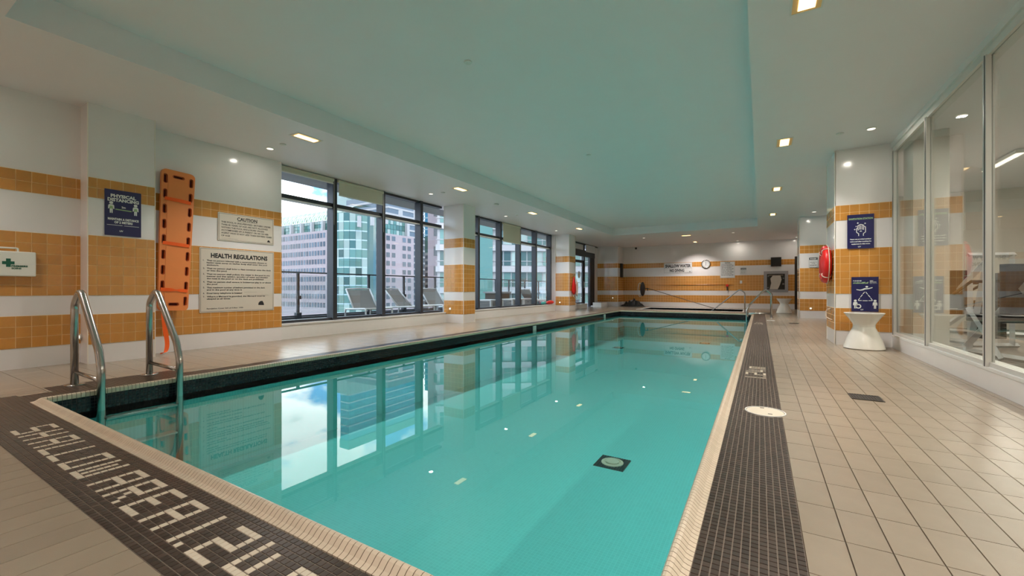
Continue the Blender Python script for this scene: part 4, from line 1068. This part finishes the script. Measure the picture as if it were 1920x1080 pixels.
# ------------------------------------------------------------------ terrace
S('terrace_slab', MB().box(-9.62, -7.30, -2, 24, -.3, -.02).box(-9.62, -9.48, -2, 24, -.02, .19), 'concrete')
S('terrace_soffit', MB().box(-8.17, -7.28, -2, 24, 3.03, 3.5), 'soffit')
XRL = -9.5
rl = thing('terrace_railing', 'dark terrace railing with glass panels and a slim top rail', 'railing', (XRL, 0, 0))
MB().box(-.03, .03, 0, 24, 1.24, 1.275).build('top_rail', 'frame_dark', rl)
ys = [3.2, 4.6, 6.0, 8.1, 9.45, 10.9, 12.3, 14.67, 15.75, 17.2, 18.6, 20.0, 21.5]
for i, y in enumerate(ys):
    MB().box(-.025, .025, y - .03, y + .03, .17, 1.24).build('post', 'frame_dark', rl); MB().box(-.01, .07, y - .045, y + .045, .62, .70).build('clamp', 'frame_dark', rl); MB().box(-.05, .06, y - .06, y + .06, .15, .30).build('post_foot', 'frame_dark', rl)
    if i + 1 < len(ys): MB().box(-.006, .006, y + .06, ys[i + 1] - .06, .26, 1.20).build('glass_panel', 'glass_rail', rl)
MB().box(-.03, .05, 0, 24, .20, .235).build('bottom_rail', 'frame_dark', rl)
def lounger(x, y, rz, label, first=None):
    if first: r = dup(first, (x, y, 0), label); r.rotation_euler = (0, 0, rz); return r
    t = thing('sun_lounger', label, 'sun lounger', (x, y, 0), 'white terrace loungers'); t.rotation_euler = (0, 0, rz)
    for s in (-1, 1):
        MB().tube(fillet([(s * .33, -.62, .0), (s * .33, -.60, .40), (s * .33, .55, .36), (s * .33, .60, 0)], .05, 5), .022, 8).build('side_frame', 'wmetal', t, smooth=True)
        MB().tube([(s * .31, .10, .36), (s * .31, .58, .86)], .020, 8).build('back_rail', 'wmetal', t, smooth=True)
    MB().tube([(-.31, .58, .86), (0, .60, .875), (.31, .58, .86)], .020, 8).build('top_bar', 'wmetal', t, smooth=True)
    MB().tube([(-.33, -.61, .40), (.33, -.61, .40)], .018, 8).build('foot_bar', 'wmetal', t)
    k = MB(); n = 6
    vs = [(x_, .12 + .44 * j / n, .375 + .46 * j / n - .03 * math.sin(PI * j / n)) for j in range(n + 1) for x_ in (-.29, .29)]
    k.add(vs, [[2 * j, 2 * j + 1, 2 * j + 3, 2 * j + 2] for j in range(n)]); ob = k.build('back_sling', 'fab', t); ob.modifiers.new('s', 'SOLIDIFY').thickness = .006
    k = MB(); vs = [(x_, -.58 + .68 * j / n, .385 - .02 * math.sin(PI * j / n)) for j in range(n + 1) for x_ in (-.31, .31)]
    k.add(vs, [[2 * j, 2 * j + 1, 2 * j + 3, 2 * j + 2] for j in range(n)]); ob = k.build('seat_sling', 'fab', t); ob.modifiers.new('s', 'SOLIDIFY').thickness = .006
    return t
l0 = lounger(-8.35, 7.10, 1.30, 'white framed sling lounger outside the second window bay')
lounger(-8.35, 8.5, 1.75, 'white framed sling lounger partly behind the third mullion', l0)
lounger(-8.35, 9.8, 1.35, 'sling lounger outside the pane next to the near window column', l0)
lounger(-8.4, 15.95, 2.9, 'tall white framed sling chair among the wicker chests', l0)
def chest(x, y, label, w=.75, first=None):
    t = thing('storage_chest', label, 'chest', (x, y, 0), 'grey wicker terrace chests')
    MB().box(-.35, .35, -w / 2, w / 2, 0, .44).build('body', 'wicker', t); MB().box(-.37, .37, -w / 2 - .02, w / 2 + .02, .44, .48).build('lid', 'wmetal', t)
    for s in (-1, 1): MB().box(.33, .375, s * w / 2 - .05, s * w / 2 + .05, 0, .46).build('corner_post', 'wmetal', t)
    MB().box(.351, .365, -.07, .07, .33, .37).build('handle_slot', 'black', t)
    return t
chest(-8.45, 12.6, 'grey wicker chest behind the first pane past the near window column'); chest(-8.40, 14.00, 'grey wicker chest in front of the dark sofa back'); chest(-8.40, 14.85, 'grey wicker chest beside the tall white chair')
t = thing('terrace_table', 'square table with a pale top and dark wicker skirt behind the chests', 'table', (-9.1, 14.2, 0)); MB().box(-.32, .32, -.55, .55, .70, .76).build('tabletop', 'soffit', t)
MB().box(-.27, .27, -.48, .48, .46, .70).build('skirt', 'wicker_d', t)
for a, b in ((-.25, -.45), (.25, -.45), (-.25, .45), (.25, .45)): MB().box(a - .03, a + .03, b - .03, b + .03, 0, .46).build('leg', 'wicker_d', t)

# ------------------------------------------------------------------ city
S('city_ground', MB().box(-900, 200, -400, 900, -41, -40), 'asphalt')
WM = {}
def win_mesh(w, h, key, m='bwin'):
    if (w, h, m) not in WM:
        k = MB().box(0, w, 0, h, .0, .05); WM[(w, h, m)] = k.mesh('window', m)
    return WM[(w, h, m)]
def facade(bld, o, u, cols, rows, px, pz, ww, wh, m='bwin', limit=300, skip=None):
    mw = frame(o, u); q = 0
    for j in range(rows):
        for i in range(cols):
            if skip and skip(i, j): continue
            p = mw @ Vector((i * px, j * pz, 0)); ob = link('window', win_mesh(ww, wh, 0, m), bld, mw=Matrix.Translation(p) @ mw.to_3x3().to_4x4())
            q += 1
    return q
FLH = 3.83
b = thing('office_building', 'pale pink granite office block with square windows and a green glass crown', 'building')
MB().box(-240, -151, 115.8, 150, -40, 26.6).build('wall', 'pink', b)
MB().box(-162, -146, 121, 152, -40, 26.2).build('wing_wall', 'pink', b)
r0 = [26.6 - 3.2 - FLH * i for i in range(9)]
facade(b, (-203.2, 115.75, r0[-1]), (1, 0, 0), 20, 9, 2.02, FLH, 1.35, 2.1)
facade(b, (-145.95, 124.4, r0[-1] - .3), (0, 1, 0), 8, 9, 3.35, FLH, 2.1, 2.1, skip=lambda i, j: i == 2 or i == 5)
t2 = MB(); 
for k_ in range(7):                                   # curved glass bay at the corner
    a0 = -PI * .62 + k_ * .26; c = (-153.5, 123.5); R_ = 9.4
    for j in range(19):
        z_ = -40 + j * FLH; p1 = (c[0] + R_ * math.cos(a0), c[1] + R_ * math.sin(a0)); p2 = (c[0] + R_ * math.cos(a0 + .25), c[1] + R_ * math.sin(a0 + .25))
        t2.mi = [0, 0, 1, 0, 2, 0, 1][(k_ * 2 + j * 3) % 7]
        t2.add([(p1[0], p1[1], z_ + .5), (p2[0], p2[1], z_ + .5), (p2[0], p2[1], z_ + FLH), (p1[0], p1[1], z_ + FLH)], [[0, 1, 2, 3]])
        t2.mi = 3; t2.add([(p1[0], p1[1], z_), (p2[0], p2[1], z_), (p2[0], p2[1], z_ + .5), (p1[0], p1[1], z_ + .5)], [[0, 1, 2, 3]])
t2.build('corner_glass_bay', ['green_glass', 'green_pale', 'teal_dark', 'stripe'], b)
MB().lathe([(9.2, -40), (9.2, 33)], 24, c=(-153.5, 123.5, 0)).build('bay_core', 'teal_dark', b)
# set-back green floors with white pylons
up = MB(); up.box(-238, -154, 118.5, 148, 26.6, 31.5); up.box(-160, -148.5, 124, 149, 26.2, 33.5); up.build('crown_core', 'teal_dark', b)
g = MB()
for j in range(3):
    for i in range(44):
        x = -236 + i * 1.86; g.mi = 1 if j == 2 or random.random() < .25 else 0
        g.box(x, x + 1.65, 118.3, 118.5, 26.9 + j * 1.6, 28.3 + j * 1.6)
    for i in range(13):
        y = 124.3 + i * 1.86; g.mi = 1 if random.random() < .2 else 0; g.box(-148.5, -148.3, y, y + 1.65, 26.6 + j * 2.3, 28.6 + j * 2.3)
g.build('crown_panel', ['green_glass', 'green_pale'], b)
for i in range(12): MB().box(-199 + 7.9 * i, -198 + 7.9 * i, 116.6, 117.9, 26.6, 31.2).build('white_pylon', 'white_conc', b)
for x, y in ((-147.4, 122), (-147.4, 149)): MB().box(x - .8, x + .8, y - .8, y + .8, 26, 34).build('white_pylon', 'white_conc', b)
g = MB()
for i in range(48):                                   # ribbed vault roof
    x = -236 + i * 1.72
    for j in range(9):
        a, c2 = PI * .5 * j / 9, PI * .5 * (j + 1) / 9
        g.mi = (i + j) % 2; y0_ = 118.0 + 15 * (1 - math.cos(a)); y1_ = 118.0 + 15 * (1 - math.cos(c2)); z0_ = 31.5 + 7.5 * math.sin(a); z1_ = 31.5 + 7.5 * math.sin(c2)
        g.add([(x, y0_, z0_), (x + 1.5, y0_, z0_), (x + 1.5, y1_, z1_), (x, y1_, z1_)], [[0, 1, 2, 3]])
g.build('vault_roof', ['roof_green', 'green_pale'], b)
# second block, farther
b = thing('office_building', 'second pale precast block with small square windows, farther away to the right', 'building')
MB().box(-207, -150, 210, 250, -40, 25).build('wall', 'white_conc', b); MB().box(-205, -152, 212, 248, 25, 36).build('crown', 'green_glass', b)
facade(b, (-204.5, 209.95, -22), (1, 0, 0), 12, 12, 4.4, 3.9, 2.4, 2.3)
for i in range(6): MB().box(-204 + 9 * i, -202.6 + 9 * i, 210.5, 211.8, 25, 34).build('white_pylon', 'white_conc', b)
# striped mid building between
b = thing('striped_building', 'office slab banded in white and blue-grey glass, between the two pale blocks', 'building')
MB().box(-222, -185, 172, 202, -40, 56).build('wall', 'bwin', b)
for j in range(24):
    MB().box(-222.3, -184.7, 171.7, 202.3, -38 + j * 3.9, -36.9 + j * 3.9).build('white_band', 'white_conc', b)
# tall blue tower seen mirrored in the water
b = thing('blue_tower', 'tall blue glass tower with pale floor bands behind the pink block', 'building')
MB().box(-254, -245, 192, 264, -40, 104).build('wall', 'blue_glass', b); MB().box(-254.4, -244.6, 191.6, 264.4, 104, 110).build('parapet', 'green_glass', b)
for j in range(27): MB().box(-254.2, -244.8, 191.8, 264.2, -36 + j * 5.4, -35.2 + j * 5.4).build('floor_band', 'stripe', b)
b = thing('pale_tower', 'slim pale green tower standing before the blue tower', 'building')
MB().box(-226, -224.2, 174, 200, -40, 66).box(-244, -226, 176, 200, -40, 66).build('wall', 'green_pale', b)
for j in range(18): MB().box(-224.2, -223.9, 175, 199, -30 + j * 5.2, -29.4 + j * 5.2).build('floor_band', 'white_conc', b)
b = thing('striped_tower', 'blue banded tower at the right edge of the first windows', 'building')
MB().box(-243, -225, 266, 300, -40, 84).build('wall', 'blue_glass', b)
for j in range(25): MB().box(-243.3, -224.7, 265.7, 300.3, -36 + j * 4.8, -34.9 + j * 4.8).build('floor_band', 'stripe', b)
# near condominium seen through the second window group
cy_ = math.atan2(1, 1)
b = thing('condo_building', 'near white condominium with floor-high greenish windows beyond the railing', 'building', (-33, 52, 0)); b.rotation_euler = (0, 0, math.radians(36))
MB().box(-9, 22, 0, 14, -40, 40).build('wall', 'white_conc', b)
GWm = MB().box(0, 1.0, -.06, .02, 0, 2.1).mesh('window', 'green_glass'); GW2 = MB().box(0, 1.0, -.06, .02, 0, 2.1).mesh('window', 'teal_dark'); GW3 = MB().box(0, 1.0, -.06, .02, 0, 2.1).mesh('window', 'green_pale')
rnd = random.Random(5)
for j in range(11):
    z_ = -11.2 + j * 3.1
    MB().box(-9.2, 22.2, -.45, .0, z_ - .95, z_ - .12).build('balcony_band', 'white_conc', b)
    MB().box(-9.2, 22.2, -.12, .0, z_ + .62, z_ + .70).build('rail_band', 'white_conc', b)
    for i in range(26):
        if i in (4, 5, 6): continue
        link('window', (GW2, GW2, GWm, GW3)[rnd.randrange(4)], b, loc=(-8.6 + i * 1.16, 0, z_))
MB().box(-4.3, -1.0, -.5, .2, -40, 40).build('stair_strip', 'green_glass', b)
b = thing('pink_slab', 'narrow pale pink slab building left of the near condominium', 'building', (-46, 57, 0)); b.rotation_euler = (0, 0, math.radians(36)); MB().box(-4, 2.5, 0, 10, -40, 60).build('wall', 'pink', b)
for j in range(22): MB().box(-3.0, -1.8, -.06, 0, -24 + 3.4 * j, -22.4 + 3.4 * j).build('window', 'bwin', b)
b = thing('brick_building', 'low dark brick building below the near condominium', 'building', (-22, 38, -12)); MB().box(-6, 12, 0, 8, -28, 9.5).build('wall', 'wicker', b); MB().box(-6.2, 12.2, -.2, 8.2, 9.5, 10.1).build('parapet', 'stripe', b)
bpy.data.objects.remove(TXT_O)
